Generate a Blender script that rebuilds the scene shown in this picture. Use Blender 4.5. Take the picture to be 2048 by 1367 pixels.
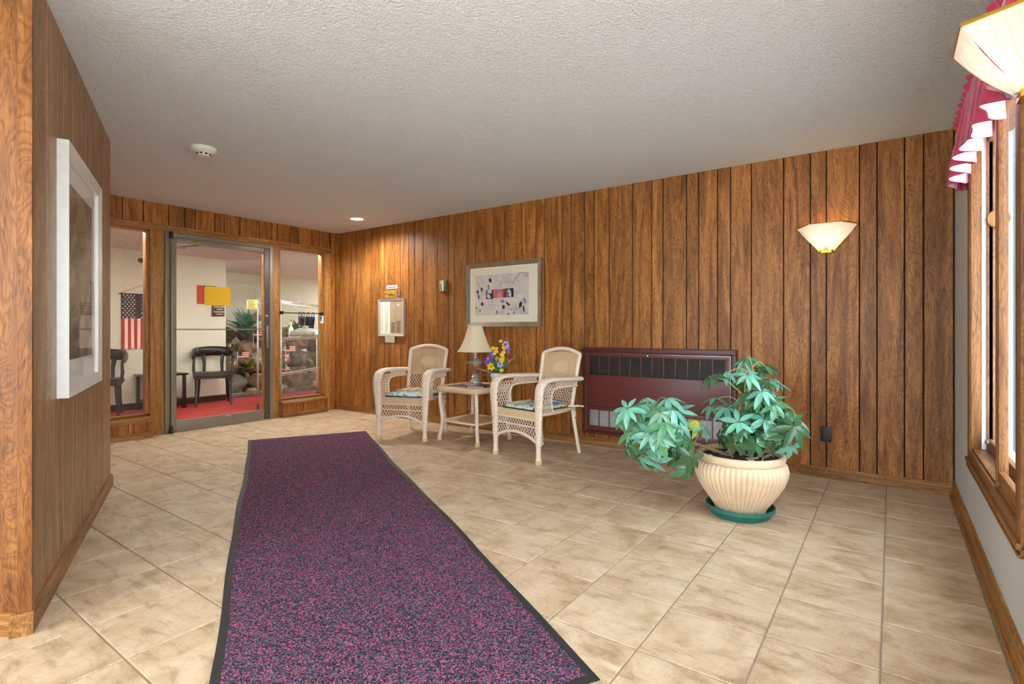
import bpy, bmesh, math, random
from mathutils import Vector, Matrix, noise

random.seed(11)
scene = bpy.context.scene
for o in list(bpy.data.objects):
    bpy.data.objects.remove(o, do_unlink=True)
COL = scene.collection
R = math.radians
PI = math.pi

# ------------------------------------------------------------------ camera
cam_d = bpy.data.cameras.new('camera')
cam_d.sensor_width = 36.0
cam_d.lens = 1057.0 / 2048.0 * 36.0
cam_d.shift_y = -24.3 / 2048.0
cam_d.clip_start = 0.05
cam_d.clip_end = 200
cam = bpy.data.objects.new('camera', cam_d)
COL.objects.link(cam)
cam.location = (0, 0, 1.10)
cam.rotation_euler = (R(90), 0, R(35.7))
scene.camera = cam

# ------------------------------------------------------------------ world, light, exposure
SKY_STRENGTH = 4.0
w = bpy.data.worlds.new('sky')
scene.world = w
w.use_nodes = True
wb = w.node_tree.nodes['Background']
wb.inputs[0].default_value = (0.80, 0.90, 1.0, 1)
wb.inputs[1].default_value = SKY_STRENGTH
sun_d = bpy.data.lights.new('sun', 'SUN')
sun_d.energy = 16.0
sun_d.angle = R(1.0)
sun_d.color = (1, .96, .9)
sun = bpy.data.objects.new('sun', sun_d)
COL.objects.link(sun)
sun.location = (2, 12, 14)
sun.rotation_euler = (R(-38), 0, 0)      # high sun from beyond the panelled wall: no direct beam indoors
scene.view_settings.view_transform = 'Standard'
scene.view_settings.look = 'None'
scene.view_settings.gamma = 1.0
scene.view_settings.use_curve_mapping = False
scene.view_settings.exposure = 1.14


# ================================================================== materials
MATS = {}


class NT:
    """small helper around a material's node tree"""
    def __init__(self, name):
        self.m = bpy.data.materials.new(name)
        self.m.use_nodes = True
        self.t = self.m.node_tree
        self.b = self.t.nodes['Principled BSDF']
        self.out = self.t.nodes['Material Output']
        MATS[name] = self.m

    def n(self, kind, **kw):
        nd = self.t.nodes.new(kind)
        for k, v in kw.items():
            setattr(nd, k, v)
        return nd

    def l(self, a, b):
        self.t.links.new(a, b)

    def val(self, node, key, v):
        node.inputs[key].default_value = v

    def coords(self, scale=(1, 1, 1), rnd=True, rot=(0, 0, 0), space='Object'):
        tc = self.n('ShaderNodeTexCoord')
        src = tc.outputs[space]
        if rnd:
            oi = self.n('ShaderNodeObjectInfo')
            mu = self.n('ShaderNodeVectorMath', operation='SCALE')
            cb = self.n('ShaderNodeCombineXYZ')
            self.l(oi.outputs['Random'], cb.inputs[0])
            m2 = self.n('ShaderNodeMath', operation='MULTIPLY')
            self.l(oi.outputs['Random'], m2.inputs[0])
            m2.inputs[1].default_value = 7.31
            self.l(m2.outputs[0], cb.inputs[1])
            m3 = self.n('ShaderNodeMath', operation='MULTIPLY')
            self.l(oi.outputs['Random'], m3.inputs[0])
            m3.inputs[1].default_value = 3.77
            self.l(m3.outputs[0], cb.inputs[2])
            self.l(cb.outputs[0], mu.inputs[0])
            mu.inputs['Scale'].default_value = 13.0
            ad = self.n('ShaderNodeVectorMath', operation='ADD')
            self.l(src, ad.inputs[0])
            self.l(mu.outputs[0], ad.inputs[1])
            src = ad.outputs[0]
        mp = self.n('ShaderNodeMapping')
        mp.inputs['Scale'].default_value = scale
        mp.inputs['Rotation'].default_value = rot
        self.l(src, mp.inputs[0])
        return mp.outputs[0]

    def noise(self, vec, scale, detail=4, rough=.55, dist=0):
        nd = self.n('ShaderNodeTexNoise')
        self.l(vec, nd.inputs['Vector'])
        nd.inputs['Scale'].default_value = scale
        nd.inputs['Detail'].default_value = detail
        nd.inputs['Roughness'].default_value = rough
        nd.inputs['Distortion'].default_value = dist
        return nd

    def ramp(self, fac, stops, interp='LINEAR'):
        nd = self.n('ShaderNodeValToRGB')
        cr = nd.color_ramp
        cr.interpolation = interp
        while len(cr.elements) < len(stops):
            cr.elements.new(0.5)
        for e, (p, c) in zip(cr.elements, stops):
            e.position = p
            e.color = (*c, 1) if len(c) == 3 else c
        self.l(fac, nd.inputs[0])
        return nd.outputs[0]

    def mix(self, a, b, fac, mode='MIX'):
        nd = self.n('ShaderNodeMix', data_type='RGBA', blend_type=mode)
        for sock, v in ((nd.inputs[6], a), (nd.inputs[7], b), (nd.inputs[0], fac)):
            if hasattr(v, 'is_linked') or hasattr(v, 'links'):
                self.l(v, sock)
            elif isinstance(v, (int, float)):
                sock.default_value = v
            else:
                sock.default_value = (*v, 1)
        return nd.outputs[2]

    def bump(self, h, strength=.3, dist=.002):
        nd = self.n('ShaderNodeBump')
        nd.inputs['Strength'].default_value = strength
        nd.inputs['Distance'].default_value = dist
        self.l(h, nd.inputs['Height'])
        self.l(nd.outputs[0], self.b.inputs['Normal'])

    def color(self, c):
        if hasattr(c, 'links'):
            self.l(c, self.b.inputs['Base Color'])
        else:
            self.b.inputs['Base Color'].default_value = (*c, 1)


def srgb(r, g, b):
    def f(c):
        c /= 255.0
        return c / 12.92 if c <= .04045 else ((c + .055) / 1.055) ** 2.4
    return (f(r), f(g), f(b))


def plain(name, col, rough=.5, metal=0.0, var=.12, nscale=25, bump=0.0, spec=None):
    t = NT(name)
    v = t.coords((1, 1, 1))
    nz = t.noise(v, nscale, 4)
    lo = tuple(c * (1 - var) for c in col)
    hi = tuple(min(1, c * (1 + var)) for c in col)
    t.color(t.ramp(nz.outputs[0], [(.3, lo), (.7, hi)]))
    t.b.inputs['Roughness'].default_value = rough
    t.b.inputs['Metallic'].default_value = metal
    if spec is not None:
        t.b.inputs['Specular IOR Level'].default_value = spec
    if bump:
        t.bump(nz.outputs[0], bump, .002)
    return t.m


def wood(name, dark, mid, light, axis=2, rough=.45, across=9.0, along=.9, fine=1.0, spec=.35):
    t = NT(name)
    sc = [across] * 3
    sc[axis] = along
    v = t.coords(tuple(sc))
    n1 = t.noise(v, 1.0, 5, .55, 2.2)
    sc2 = [150.0] * 3
    sc2[axis] = 16.0
    v2 = t.coords(tuple(sc2))
    n2 = t.noise(v2, 1.0, 4, .65, .4)
    # flame figure: contour lines of a slow stretched field
    sc3 = [5.0] * 3
    sc3[axis] = 1.1
    v3 = t.coords(tuple(sc3))
    n3 = t.noise(v3, 1.0, 4, .52, .8)
    mulc = t.n('ShaderNodeMath', operation='MULTIPLY')
    t.l(n3.outputs[0], mulc.inputs[0])
    mulc.inputs[1].default_value = 40.0
    fr = t.n('ShaderNodeMath', operation='FRACT')
    t.l(mulc.outputs[0], fr.inputs[0])
    base = t.ramp(n1.outputs[0], [(.25, dark), (.5, mid), (.75, light)])
    lines = t.ramp(fr.outputs[0], [(.0, (.42, .35, .28)), (.30, (.90, .88, .86)), (.6, (1.1, 1.09, 1.07)), (.8, (.96, .95, .94)), (1, (.45, .38, .32))])
    c = t.mix(base, lines, .62, 'MULTIPLY')
    fl = t.ramp(n2.outputs[0], [(.34, (.42, .36, .30)), (.48, (1, 1, 1)), (.75, (1.22, 1.18, 1.1))])
    c = t.mix(c, fl, .75 * fine, 'MULTIPLY')
    oi = t.n('ShaderNodeObjectInfo')
    tone = t.ramp(oi.outputs['Random'], [(0, (.82, .80, .78)), (1, (1.15, 1.12, 1.1))])
    c = t.mix(c, tone, 1.0, 'MULTIPLY')
    t.color(c)
    t.b.inputs['Roughness'].default_value = rough
    t.b.inputs['Specular IOR Level'].default_value = spec
    t.bump(n2.outputs[0], .12, .001)
    return t.m


PLANK = wood('walnut panelling', srgb(108, 64, 26), srgb(162, 105, 48), srgb(198, 138, 70))
PLANKL = wood('grey brown panelling', srgb(124, 94, 64), srgb(160, 124, 88), srgb(188, 152, 112))
OAK = wood('oak trim', srgb(120, 76, 34), srgb(176, 124, 66), srgb(206, 158, 94), across=14, fine=.8)
OAKX = wood('oak trim lengthways x', srgb(110, 72, 36), srgb(160, 112, 62), srgb(196, 148, 90), axis=0, across=14, fine=.8)
OAKY = wood('oak trim lengthways y', srgb(110, 72, 36), srgb(160, 112, 62), srgb(196, 148, 90), axis=1, across=14, fine=.8)
PILLARW = wood('golden pillar veneer', srgb(100, 62, 28), srgb(134, 86, 42), srgb(156, 106, 58), across=7)
OAKW = wood('window oak upright', srgb(96, 62, 32), srgb(134, 90, 48), srgb(160, 112, 64), across=14, fine=.8)
OAKWY = wood('window oak lengthways', srgb(96, 62, 32), srgb(134, 90, 48), srgb(160, 112, 64), axis=1, across=14, fine=.8)
DARKGAP = plain('dark panel backing', (.006, .004, .003), .9)


def tile_mat():
    t = NT('stone look floor tile')
    v = t.coords((1, 1, 1))
    vs = t.coords((2.2, 7.0, 1), rot=(0, 0, R(12)))
    big = t.noise(v, 5.0, 8, .62, .8)
    strk = t.noise(vs, 2.6, 6, .6, .9)
    c1 = t.ramp(big.outputs[0], [(.3, srgb(170, 144, 112)), (.5, srgb(200, 176, 146)), (.7, srgb(214, 194, 168))])
    c2 = t.ramp(strk.outputs[0], [(.36, (.66, .61, .54)), (.47, (.97, .96, .95)), (.7, (1.08, 1.08, 1.08))])
    c = t.mix(c1, c2, .7, 'MULTIPLY')
    vor = t.n('ShaderNodeTexVoronoi', feature='DISTANCE_TO_EDGE')
    t.l(v, vor.inputs['Vector'])
    wrp = t.n('ShaderNodeVectorMath', operation='ADD')
    t.l(v, wrp.inputs[0])
    wn = t.noise(v, 7, 5, .6)
    t.l(wn.outputs['Color'], wrp.inputs[1])
    t.l(wrp.outputs[0], vor.inputs['Vector'])
    vor.inputs['Scale'].default_value = 4.0
    vein = t.ramp(vor.outputs[0], [(0, (.66, .60, .53)), (.035, (1, 1, 1))])
    c = t.mix(c, vein, .55, 'MULTIPLY')
    t.color(c)
    t.b.inputs['Roughness'].default_value = .42
    t.b.inputs['Specular IOR Level'].default_value = .4
    st = t.ramp(big.outputs[0], [(.35, (0, 0, 0)), (.47, (.6, .6, .6)), (.52, (.7, .7, .7)), (.65, (1, 1, 1))])
    hh = t.mix(st, strk.outputs[0], .4)
    t.bump(hh, .45, .004)
    return t.m


TILE = tile_mat()
GROUT = plain('beige grout', srgb(150, 132, 112), .9)


def ceiling_mat():
    t = NT('stippled grey ceiling paint')
    v = t.coords((1, 1, 1), rnd=False)
    a = t.noise(v, 75, 3, .6, .4)
    t.color(t.ramp(a.outputs[0], [(.3, (.66, .68, .70)), (.7, (.74, .76, .78))]))
    t.b.inputs['Roughness'].default_value = .95
    t.b.inputs['Specular IOR Level'].default_value = .1
    t.bump(a.outputs[0], .9, .012)
    return t.m


CEIL = ceiling_mat()
PAINT = plain('pale grey wall paint', srgb(196, 196, 194), .8, var=.03, nscale=3)
CREAM = plain('cream lobby wall paint', srgb(222, 219, 200), .85, var=.03, nscale=2)


def carpet_mat():
    t = NT('maroon fleck runner pile')
    v = t.coords((1, 1, 1), rnd=False)
    vo = t.n('ShaderNodeTexVoronoi', feature='F1')
    t.l(v, vo.inputs['Vector'])
    vo.inputs['Scale'].default_value = 210
    sep = t.n('ShaderNodeSeparateColor')
    t.l(vo.outputs['Color'], sep.inputs[0])
    c = t.ramp(sep.outputs[0], [(0, srgb(46, 44, 52)), (.26, srgb(74, 68, 84)), (.46, srgb(168, 76, 104)),
                                (.58, srgb(104, 62, 92)), (.68, srgb(82, 98, 122)), (.82, srgb(178, 100, 124)),
                                (.91, srgb(58, 54, 64))], 'CONSTANT')
    t.color(c)
    t.b.inputs['Roughness'].default_value = .95
    t.b.inputs['Specular IOR Level'].default_value = .1
    t.bump(vo.outputs['Distance'], .8, .006)
    return t.m


RUG = carpet_mat()
RUBBER = plain('black rubber edging', (.02, .02, .022), .6)
REDCARPET = plain('red lobby carpet', srgb(168, 42, 40), .95, var=.2, nscale=14, bump=.3)
ALU = plain('bronze grey anodised aluminium', srgb(140, 130, 116), .4, .35, var=.05)
ALUD = plain('dark bronze lock stile', srgb(84, 78, 74), .4, .35, var=.05)
STEEL = plain('brushed steel', srgb(178, 178, 176), .3, .9, var=.05)
CHROME = plain('chrome', (.75, .76, .78), .12, 1.0, var=.02)
BLACK = plain('black plastic', (.012, .012, .013), .4)
BRASS = plain('polished brass', srgb(214, 170, 58), .22, .85, var=.06)
WHITEP = plain('white plastic', srgb(226, 224, 216), .45, var=.03)
PAPER = plain('off white paper', srgb(236, 232, 220), .8, var=.03)
INK = plain('dark ink', (.03, .03, .04), .8)


def glass_mat(name, tint=(1, 1, 1), refl=.10, wire=0.0, wirecol=(.75, .74, .70)):
    t = NT(name)
    tr = t.n('ShaderNodeBsdfTransparent')
    tr.inputs[0].default_value = (*tint, 1)
    gl = t.n('ShaderNodeBsdfGlossy')
    gl.inputs['Roughness'].default_value = .02
    fr = t.n('ShaderNodeFresnel')
    fr.inputs[0].default_value = 1.5
    mf = t.n('ShaderNodeMath', operation='MULTIPLY')
    t.l(fr.outputs[0], mf.inputs[0])
    mf.inputs[1].default_value = refl / .04 * .4
    mf.use_clamp = True
    geo = t.n('ShaderNodeNewGeometry')
    inv = t.n('ShaderNodeMath', operation='SUBTRACT')
    inv.inputs[0].default_value = 1.0
    t.l(geo.outputs['Backfacing'], inv.inputs[1])
    mfb = t.n('ShaderNodeMath', operation='MULTIPLY')
    t.l(mf.outputs[0], mfb.inputs[0])
    t.l(inv.outputs[0], mfb.inputs[1])
    mx = t.n('ShaderNodeMixShader')
    t.l(mfb.outputs[0], mx.inputs[0])
    t.l(tr.outputs[0], mx.inputs[1])
    t.l(gl.outputs[0], mx.inputs[2])
    last = mx.outputs[0]
    if wire:
        v = t.coords((1, 1, 1), rnd=False)
        facs = []
        for sgn in (1, -1):
            dp = t.n('ShaderNodeVectorMath', operation='DOT_PRODUCT')
            t.l(v, dp.inputs[0])
            dp.inputs[1].default_value = (0, .7 / wire, sgn * .7 / wire)
            fc = t.n('ShaderNodeMath', operation='FRACT')
            t.l(dp.outputs['Value'], fc.inputs[0])
            lt = t.n('ShaderNodeMath', operation='LESS_THAN')
            t.l(fc.outputs[0], lt.inputs[0])
            lt.inputs[1].default_value = .07
            facs.append(lt.outputs[0])
        mx2 = t.n('ShaderNodeMath', operation='MAXIMUM')
        t.l(facs[0], mx2.inputs[0])
        t.l(facs[1], mx2.inputs[1])
        df = t.n('ShaderNodeBsdfDiffuse')
        df.inputs[0].default_value = (*wirecol, 1)
        m3 = t.n('ShaderNodeMixShader')
        sc = t.n('ShaderNodeMath', operation='MULTIPLY')
        t.l(mx2.outputs[0], sc.inputs[0])
        sc.inputs[1].default_value = .30
        t.l(sc.outputs[0], m3.inputs[0])
        t.l(last, m3.inputs[1])
        t.l(df.outputs[0], m3.inputs[2])
        last = m3.outputs[0]
    t.l(last, t.out.inputs[0])
    return t.m


GLASS = glass_mat('clear door glass', (.97, .97, .96))
CLEARW = glass_mat('clear window glass', (.98, .99, 1), refl=.012)
WIREGLASS = glass_mat('wired safety glass', (.96, .96, .94), wire=.024)
PICGLASS = glass_mat('picture glass', (1, 1, 1), refl=.14)


def wicker(name, col):
    t = NT(name)
    v = t.coords((1, 1, 1), rnd=False)
    wv = t.n('ShaderNodeTexWave', wave_type='BANDS', bands_direction='DIAGONAL')
    t.l(v, wv.inputs['Vector'])
    wv.inputs['Scale'].default_value = 45
    wv.inputs['Distortion'].default_value = 2
    nz = t.noise(v, 60, 3)
    c = t.ramp(nz.outputs[0], [(.3, tuple(x * .86 for x in col)), (.7, tuple(min(1, x * 1.06) for x in col))])
    t.color(c)
    t.b.inputs['Roughness'].default_value = .55
    t.bump(wv.outputs['Color'], .12, .002)
    return t.m


WICKER = wicker('whitewashed wicker', srgb(238, 218, 196))
WICKERD = wicker('tan woven wicker', srgb(222, 190, 150))


def floral(name, ground, spots):
    t = NT(name)
    v = t.coords((1, 1, 1), rnd=True)
    vo = t.n('ShaderNodeTexVoronoi', feature='F1')
    t.l(v, vo.inputs['Vector'])
    vo.inputs['Scale'].default_value = 34
    sep = t.n('ShaderNodeSeparateColor')
    t.l(vo.outputs['Color'], sep.inputs[0])
    stops = [(0, ground)]
    p = .45
    for s in spots:
        stops.append((p, s))
        p += .5 / len(spots)
    c = t.ramp(sep.outputs[0], stops, 'CONSTANT')
    nz = t.noise(v, 40, 3, .6)
    msk = t.ramp(nz.outputs[0], [(.46, (0, 0, 0)), (.54, (1, 1, 1))])
    t.color(t.mix(ground, c, msk))
    t.b.inputs['Roughness'].default_value = .85
    return t.m


CUSHION = floral('floral cushion cotton', srgb(204, 214, 196), [srgb(92, 120, 84), srgb(70, 92, 150), srgb(230, 226, 200), srgb(140, 110, 70), srgb(50, 70, 60)])


# ================================================================== mesh builder
class M:
    def __init__(self):
        self.v = []
        self.f = []

    def add(self, vs, fs):
        o = len(self.v)
        self.v.extend([tuple(p) for p in vs])
        self.f.extend([tuple(i + o for i in q) for q in fs])
        return self

    def box(self, x0, x1, y0, y1, z0, z1, rot=None, org=None):
        vs = [Vector(p) for p in ((x0, y0, z0), (x1, y0, z0), (x1, y1, z0), (x0, y1, z0),
                                  (x0, y0, z1), (x1, y0, z1), (x1, y1, z1), (x0, y1, z1))]
        if rot is not None:
            c = Vector(org) if org else Vector(((x0 + x1) / 2, (y0 + y1) / 2, (z0 + z1) / 2))
            vs = [c + rot @ (p - c) for p in vs]
        return self.add(vs, [(0, 3, 2, 1), (4, 5, 6, 7), (0, 1, 5, 4), (1, 2, 6, 5), (2, 3, 7, 6), (3, 0, 4, 7)])

    def bbox(self, x0, x1, y0, y1, z0, z1, b=.004):
        """box with chamfered vertical+top+bottom edges"""
        bm = bmesh.new()
        bmesh.ops.create_cube(bm, size=1)
        for p in bm.verts:
            p.co = Vector(((x0 + x1) / 2 + p.co.x * (x1 - x0), (y0 + y1) / 2 + p.co.y * (y1 - y0), (z0 + z1) / 2 + p.co.z * (z1 - z0)))
        bmesh.ops.bevel(bm, geom=list(bm.edges), offset=b, segments=2, profile=.6, affect='EDGES')
        return self.bm(bm)

    def bm(self, bm, mat=None):
        bm.verts.index_update()
        vs = [(mat @ p.co if mat else p.co.copy()) for p in bm.verts]
        fs = [tuple(q.index for q in fc.verts) for fc in bm.faces]
        bm.free()
        return self.add(vs, fs)

    def prism(self, poly, z0, z1):
        n = len(poly)
        vs = [(x, y, z0) for x, y in poly] + [(x, y, z1) for x, y in poly]
        fs = [tuple(range(n - 1, -1, -1)), tuple(range(n, 2 * n))]
        fs += [(i, (i + 1) % n, n + (i + 1) % n, n + i) for i in range(n)]
        return self.add(vs, fs)

    def extrude_poly(self, pts3, d):
        """flat polygon pts3 thickened by vector d"""
        n = len(pts3)
        d = Vector(d)
        vs = [Vector(p) for p in pts3] + [Vector(p) + d for p in pts3]
        fs = [tuple(range(n - 1, -1, -1)), tuple(range(n, 2 * n))]
        fs += [(i, (i + 1) % n, n + (i + 1) % n, n + i) for i in range(n)]
        return self.add(vs, fs)

    def lathe(self, prof, n=32, c=(0, 0, 0), rmod=None, cap=True):
        vs, fs = [], []
        for (r, z) in prof:
            for k in range(n):
                a = 2 * PI * k / n
                rr = r * (rmod(a, z) if rmod else 1)
                vs.append((c[0] + rr * math.cos(a), c[1] + rr * math.sin(a), c[2] + z))
        m = len(prof)
        for i in range(m - 1):
            for k in range(n):
                k2 = (k + 1) % n
                fs.append((i * n + k, i * n + k2, (i + 1) * n + k2, (i + 1) * n + k))
        if cap:
            if prof[0][0] > 1e-5:
                fs.append(tuple(range(n - 1, -1, -1)))
            if prof[-1][0] > 1e-5:
                fs.append(tuple(range((m - 1) * n, m * n)))
        return self.add(vs, fs)

    def tube(self, path, r, n=8, closed=False, lat=None, flat=None, caps=True):
        """r: number, list or function(i); flat: second radius (along lat); lat: fixed lateral axis"""
        P = [Vector(p) for p in path]
        m = len(P)
        T = []
        for i in range(m):
            if closed:
                t = P[(i + 1) % m] - P[i - 1]
            else:
                t = P[min(i + 1, m - 1)] - P[max(i - 1, 0)]
            if t.length < 1e-9:
                t = Vector((0, 0, 1))
            T.append(t.normalized())
        up = Vector(lat) if lat else (Vector((0, 0, 1)) if abs(T[0].z) < .9 else Vector((1, 0, 0)))
        vs, fs = [], []
        prev = up
        for i in range(m):
            u = (up if lat else prev)
            u = (u - T[i] * u.dot(T[i]))
            if u.length < 1e-6:
                u = T[i].orthogonal()
            u.normalize()
            prev = u
            s = T[i].cross(u)
            ri = r(i) if callable(r) else (r[i] if isinstance(r, (list, tuple)) else r)
            fi = ri if flat is None else (flat(i) if callable(flat) else (flat[i] if isinstance(flat, (list, tuple)) else flat))
            for k in range(n):
                a = 2 * PI * (k + .5) / n
                vs.append(P[i] + u * (fi * math.cos(a)) + s * (ri * math.sin(a)))
        e = m if closed else m - 1
        for i in range(e):
            j = (i + 1) % m
            for k in range(n):
                k2 = (k + 1) % n
                fs.append((i * n + k, i * n + k2, j * n + k2, j * n + k))
        if caps and not closed:
            fs.append(tuple(range(n - 1, -1, -1)))
            fs.append(tuple(range((m - 1) * n, m * n)))
        return self.add(vs, fs)

    def patch(self, fn, nu, nv, closeu=False):
        vs = [fn(i / nu, j / nv) for j in range(nv + 1) for i in range(nu + 1)]
        fs = []
        for j in range(nv):
            for i in range(nu):
                a = j * (nu + 1) + i
                fs.append((a, a + 1, a + nu + 2, a + nu + 1))
        return self.add(vs, fs)

    def sphere(self, c, r, n=12, m=8, sc=(1, 1, 1)):
        prof = [(math.sin(PI * i / m) * r, -math.cos(PI * i / m) * r) for i in range(m + 1)]
        prof[0] = (r * .02, -r)
        prof[-1] = (r * .02, r)
        o = len(self.v)
        self.lathe(prof, n)
        for i in range(o, len(self.v)):
            x, y, z = self.v[i]
            self.v[i] = (c[0] + x * sc[0], c[1] + y * sc[1], c[2] + z * sc[2])
        return self

    def xform(self, mat):
        self.v = [tuple(mat @ Vector(p)) for p in self.v]
        return self

    def mesh(self, name, mat, smooth=True, angle=38):
        me = bpy.data.meshes.new(name)
        me.from_pydata(self.v, [], self.f)
        me.update()
        if mat:
            me.materials.append(mat)
        if smooth:
            me.polygons.foreach_set('use_smooth', [True] * len(me.polygons))
            me.set_sharp_from_angle(angle=R(angle))
        return me

    def build(self, name, mat, parent=None, loc=None, rotz=None, smooth=True, angle=38):
        return link(name, self.mesh(name, mat, smooth, angle), parent, loc, rotz)


def link(name, me, parent=None, loc=None, rotz=None):
    o = bpy.data.objects.new(name, me)
    COL.objects.link(o)
    if parent is not None:
        o.parent = parent
    if loc is not None:
        o.location = loc
    if rotz is not None:
        o.rotation_euler = (0, 0, rotz)
    return o


def tag(o, label, cat=None, group=None, kind=None):
    if label:
        o['label'] = label
    if cat:
        o['category'] = cat
    if group:
        o['group'] = group
    if kind:
        o['kind'] = kind
    return o


def thing(name, label, cat, loc=(0, 0, 0), rotz=0, group=None):
    o = bpy.data.objects.new(name, None)
    o.empty_display_size = .1
    COL.objects.link(o)
    o.location = loc
    o.rotation_euler = (0, 0, rotz)
    return tag(o, label, cat, group)


def struct(o, label, cat):
    return tag(o, label, cat, None, 'structure')


def stuff(o):
    o['kind'] = 'stuff'
    return o


def recenter(m, c):
    """shift builder vertices so that world point c becomes the local origin"""
    m.v = [(p[0] - c[0], p[1] - c[1], p[2] - c[2]) for p in m.v]
    return m


def smoothpath(pts, sub=6):
    """Catmull-Rom through pts"""
    P = [Vector(p) for p in pts]
    out = []
    n = len(P)
    for i in range(n - 1):
        p0 = P[max(i - 1, 0)]
        p1, p2 = P[i], P[i + 1]
        p3 = P[min(i + 2, n - 1)]
        for k in range(sub):
            t = k / sub
            out.append(.5 * ((2 * p1) + (p2 - p0) * t + (2 * p0 - 5 * p1 + 4 * p2 - p3) * t * t + (3 * p1 - p0 - 3 * p2 + p3) * t ** 3))
    out.append(P[-1])
    return out


def resample(path, step):
    P = [Vector(p) for p in path]
    out = [P[0]]
    acc = 0
    for a, b in zip(P[:-1], P[1:]):
        L = (b - a).length
        d = step - acc
        while d <= L:
            out.append(a.lerp(b, d / L))
            d += step
        acc = (acc + L) % step if L else acc
    out.append(P[-1])
    return out


# ================================================================== room dimensions
H = 2.435           # ceiling
YB = 4.56           # face of the long panelled wall
XF = -6.27          # face of the wall with the glass door
XR = 0.34           # face of the window wall
LA = Vector((-4.506, 1.384))   # oblique left wall, far end
LB = Vector((-2.538, 0.532))   # oblique left wall, near end
YREAR = -2.2
XLL = -3.40

# ------------------------------------------------------------------ floor
base = M().box(XF - .12, XR + .1, YREAR - .1, YB + .1, -.10, -.004).build('floor', GROUT, smooth=False)
struct(base, 'beige stone look tiled lobby floor', 'floor')
TX0, TXS = -0.030, 0.342
TY0, TYS = 0.681, 0.3495


def tile_mesh(sx, sy):
    g = .0028
    c = .003
    hx, hy = sx / 2 - g, sy / 2 - g
    m = M()
    m.add([(-hx, -hy, -.006), (hx, -hy, -.006), (hx, hy, -.006), (-hx, hy, -.006),
           (-hx, -hy, -.002), (hx, -hy, -.002), (hx, hy, -.002), (-hx, hy, -.002),
           (-hx + c, -hy + c, 0), (hx - c, -hy + c, 0), (hx - c, hy - c, 0), (-hx + c, hy - c, 0)],
          [(0, 1, 5, 4), (1, 2, 6, 5), (2, 3, 7, 6), (3, 0, 4, 7), (4, 5, 9, 8), (5, 6, 10, 9), (6, 7, 11, 10), (7, 4, 8, 11), (8, 9, 10, 11)])
    return m.mesh('tile', TILE, smooth=False)


TILEMESH = {}
XMIN_T, XMAX_T, YMAX_T = XF + .13, XR - .014, YB - .012
rest = M()
ln = (LB - LA).normalized()
lnrm = Vector((-ln.y, ln.x))
if lnrm.y < 0:
    lnrm = -lnrm
for i in range(-2, 22):
    x1 = TX0 - TXS * (i - 1)
    x0 = x1 - TXS
    x0, x1 = max(x0, XF), min(x1, XMAX_T)
    if x1 - x0 < .02:
        continue
    for j in range(-9, 14):
        y0 = TY0 + TYS * (j - 1)
        y1 = y0 + TYS
        y0, y1 = max(y0, YREAR), min(y1, YMAX_T)
        if y1 - y0 < .02:
            continue
        cx, cy = (x0 + x1) / 2, (y0 + y1) / 2
        # hidden behind the oblique wall?
        far = max((Vector((px, py)) - LA).dot(lnrm) for px in (x0, x1) for py in (y0, y1))
        if far < -.0 and LA.x - .1 < cx < -2.2 and cy > -.3:
            continue
        if cx <= LA.x - .1 and y1 < LA.y - .1:
            continue
        if cx < XLL and cy < .3:
            continue
        if cy < .30 and not (cx > -2.0 and cy > .1):
            c = .003
            g = .003
            rest.add([(x0 + g, y0 + g, -.004), (x1 - g, y0 + g, -.004), (x1 - g, y1 - g, -.004), (x0 + g, y1 - g, -.004),
                      (x0 + g + c, y0 + g + c, 0), (x1 - g - c, y0 + g + c, 0), (x1 - g - c, y1 - g - c, 0), (x0 + g + c, y1 - g - c, 0)],
                     [(0, 1, 5, 4), (1, 2, 6, 5), (2, 3, 7, 6), (3, 0, 4, 7), (4, 5, 6, 7)])
            continue
        key = (round(x1 - x0, 3), round(y1 - y0, 3))
        if key not in TILEMESH:
            TILEMESH[key] = tile_mesh(*key)
        link('tile', TILEMESH[key], base, (cx, cy, 0))
stuff(rest.build('tile_field', TILE, base, smooth=False))

# ------------------------------------------------------------------ ceiling
ce = M().box(XF - .12, XR + .12, YREAR - .1, YB + .12, H, H + .08).build('ceiling', CEIL, smooth=False)
struct(ce, 'pale grey stippled ceiling', 'ceiling')

# ------------------------------------------------------------------ long panelled wall (back)
G_BACK = [-6.27, -6.044, -5.947, -5.801, -5.575, -5.396, -5.298, -5.1, -4.999, -4.849, -4.75, -4.598, -4.371, -4.193, -4.096,
          -3.895, -3.789, -3.64, -3.535, -3.383, -3.152, -2.976, -2.873, -2.669, -2.566, -2.413, -2.311, -2.155, -1.924,
          -1.742, -1.639, -1.432, -1.33, -1.176, -1.073, -0.915, -0.682, -0.5, -0.396, -0.189, -0.085, 0.072, 0.176, 0.335]


def plank_box(x0, x1, y0, y1, z0, z1, face, g=.0038, c=.0025):
    """plank centred on its own origin; face = outward normal axis, e.g. '-y'"""
    m = M()
    if face == '-y':
        a0, a1 = x0 + g, x1 - g
        pr = [(a0, y1), (a0, y0 + c), (a0 + c, y0), (a1 - c, y0), (a1, y0 + c), (a1, y1)]
    else:                      # '+x'
        a0, a1 = y0 + g, y1 - g
        pr = [(x0, a0), (x1 - c, a0), (x1, a0 + c), (x1, a1 - c), (x1 - c, a1), (x0, a1)]
    m.prism(pr, z0, z1)
    c0 = ((x0 + x1) / 2, (y0 + y1) / 2, z0)
    recenter(m, c0)
    return m, c0


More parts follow.
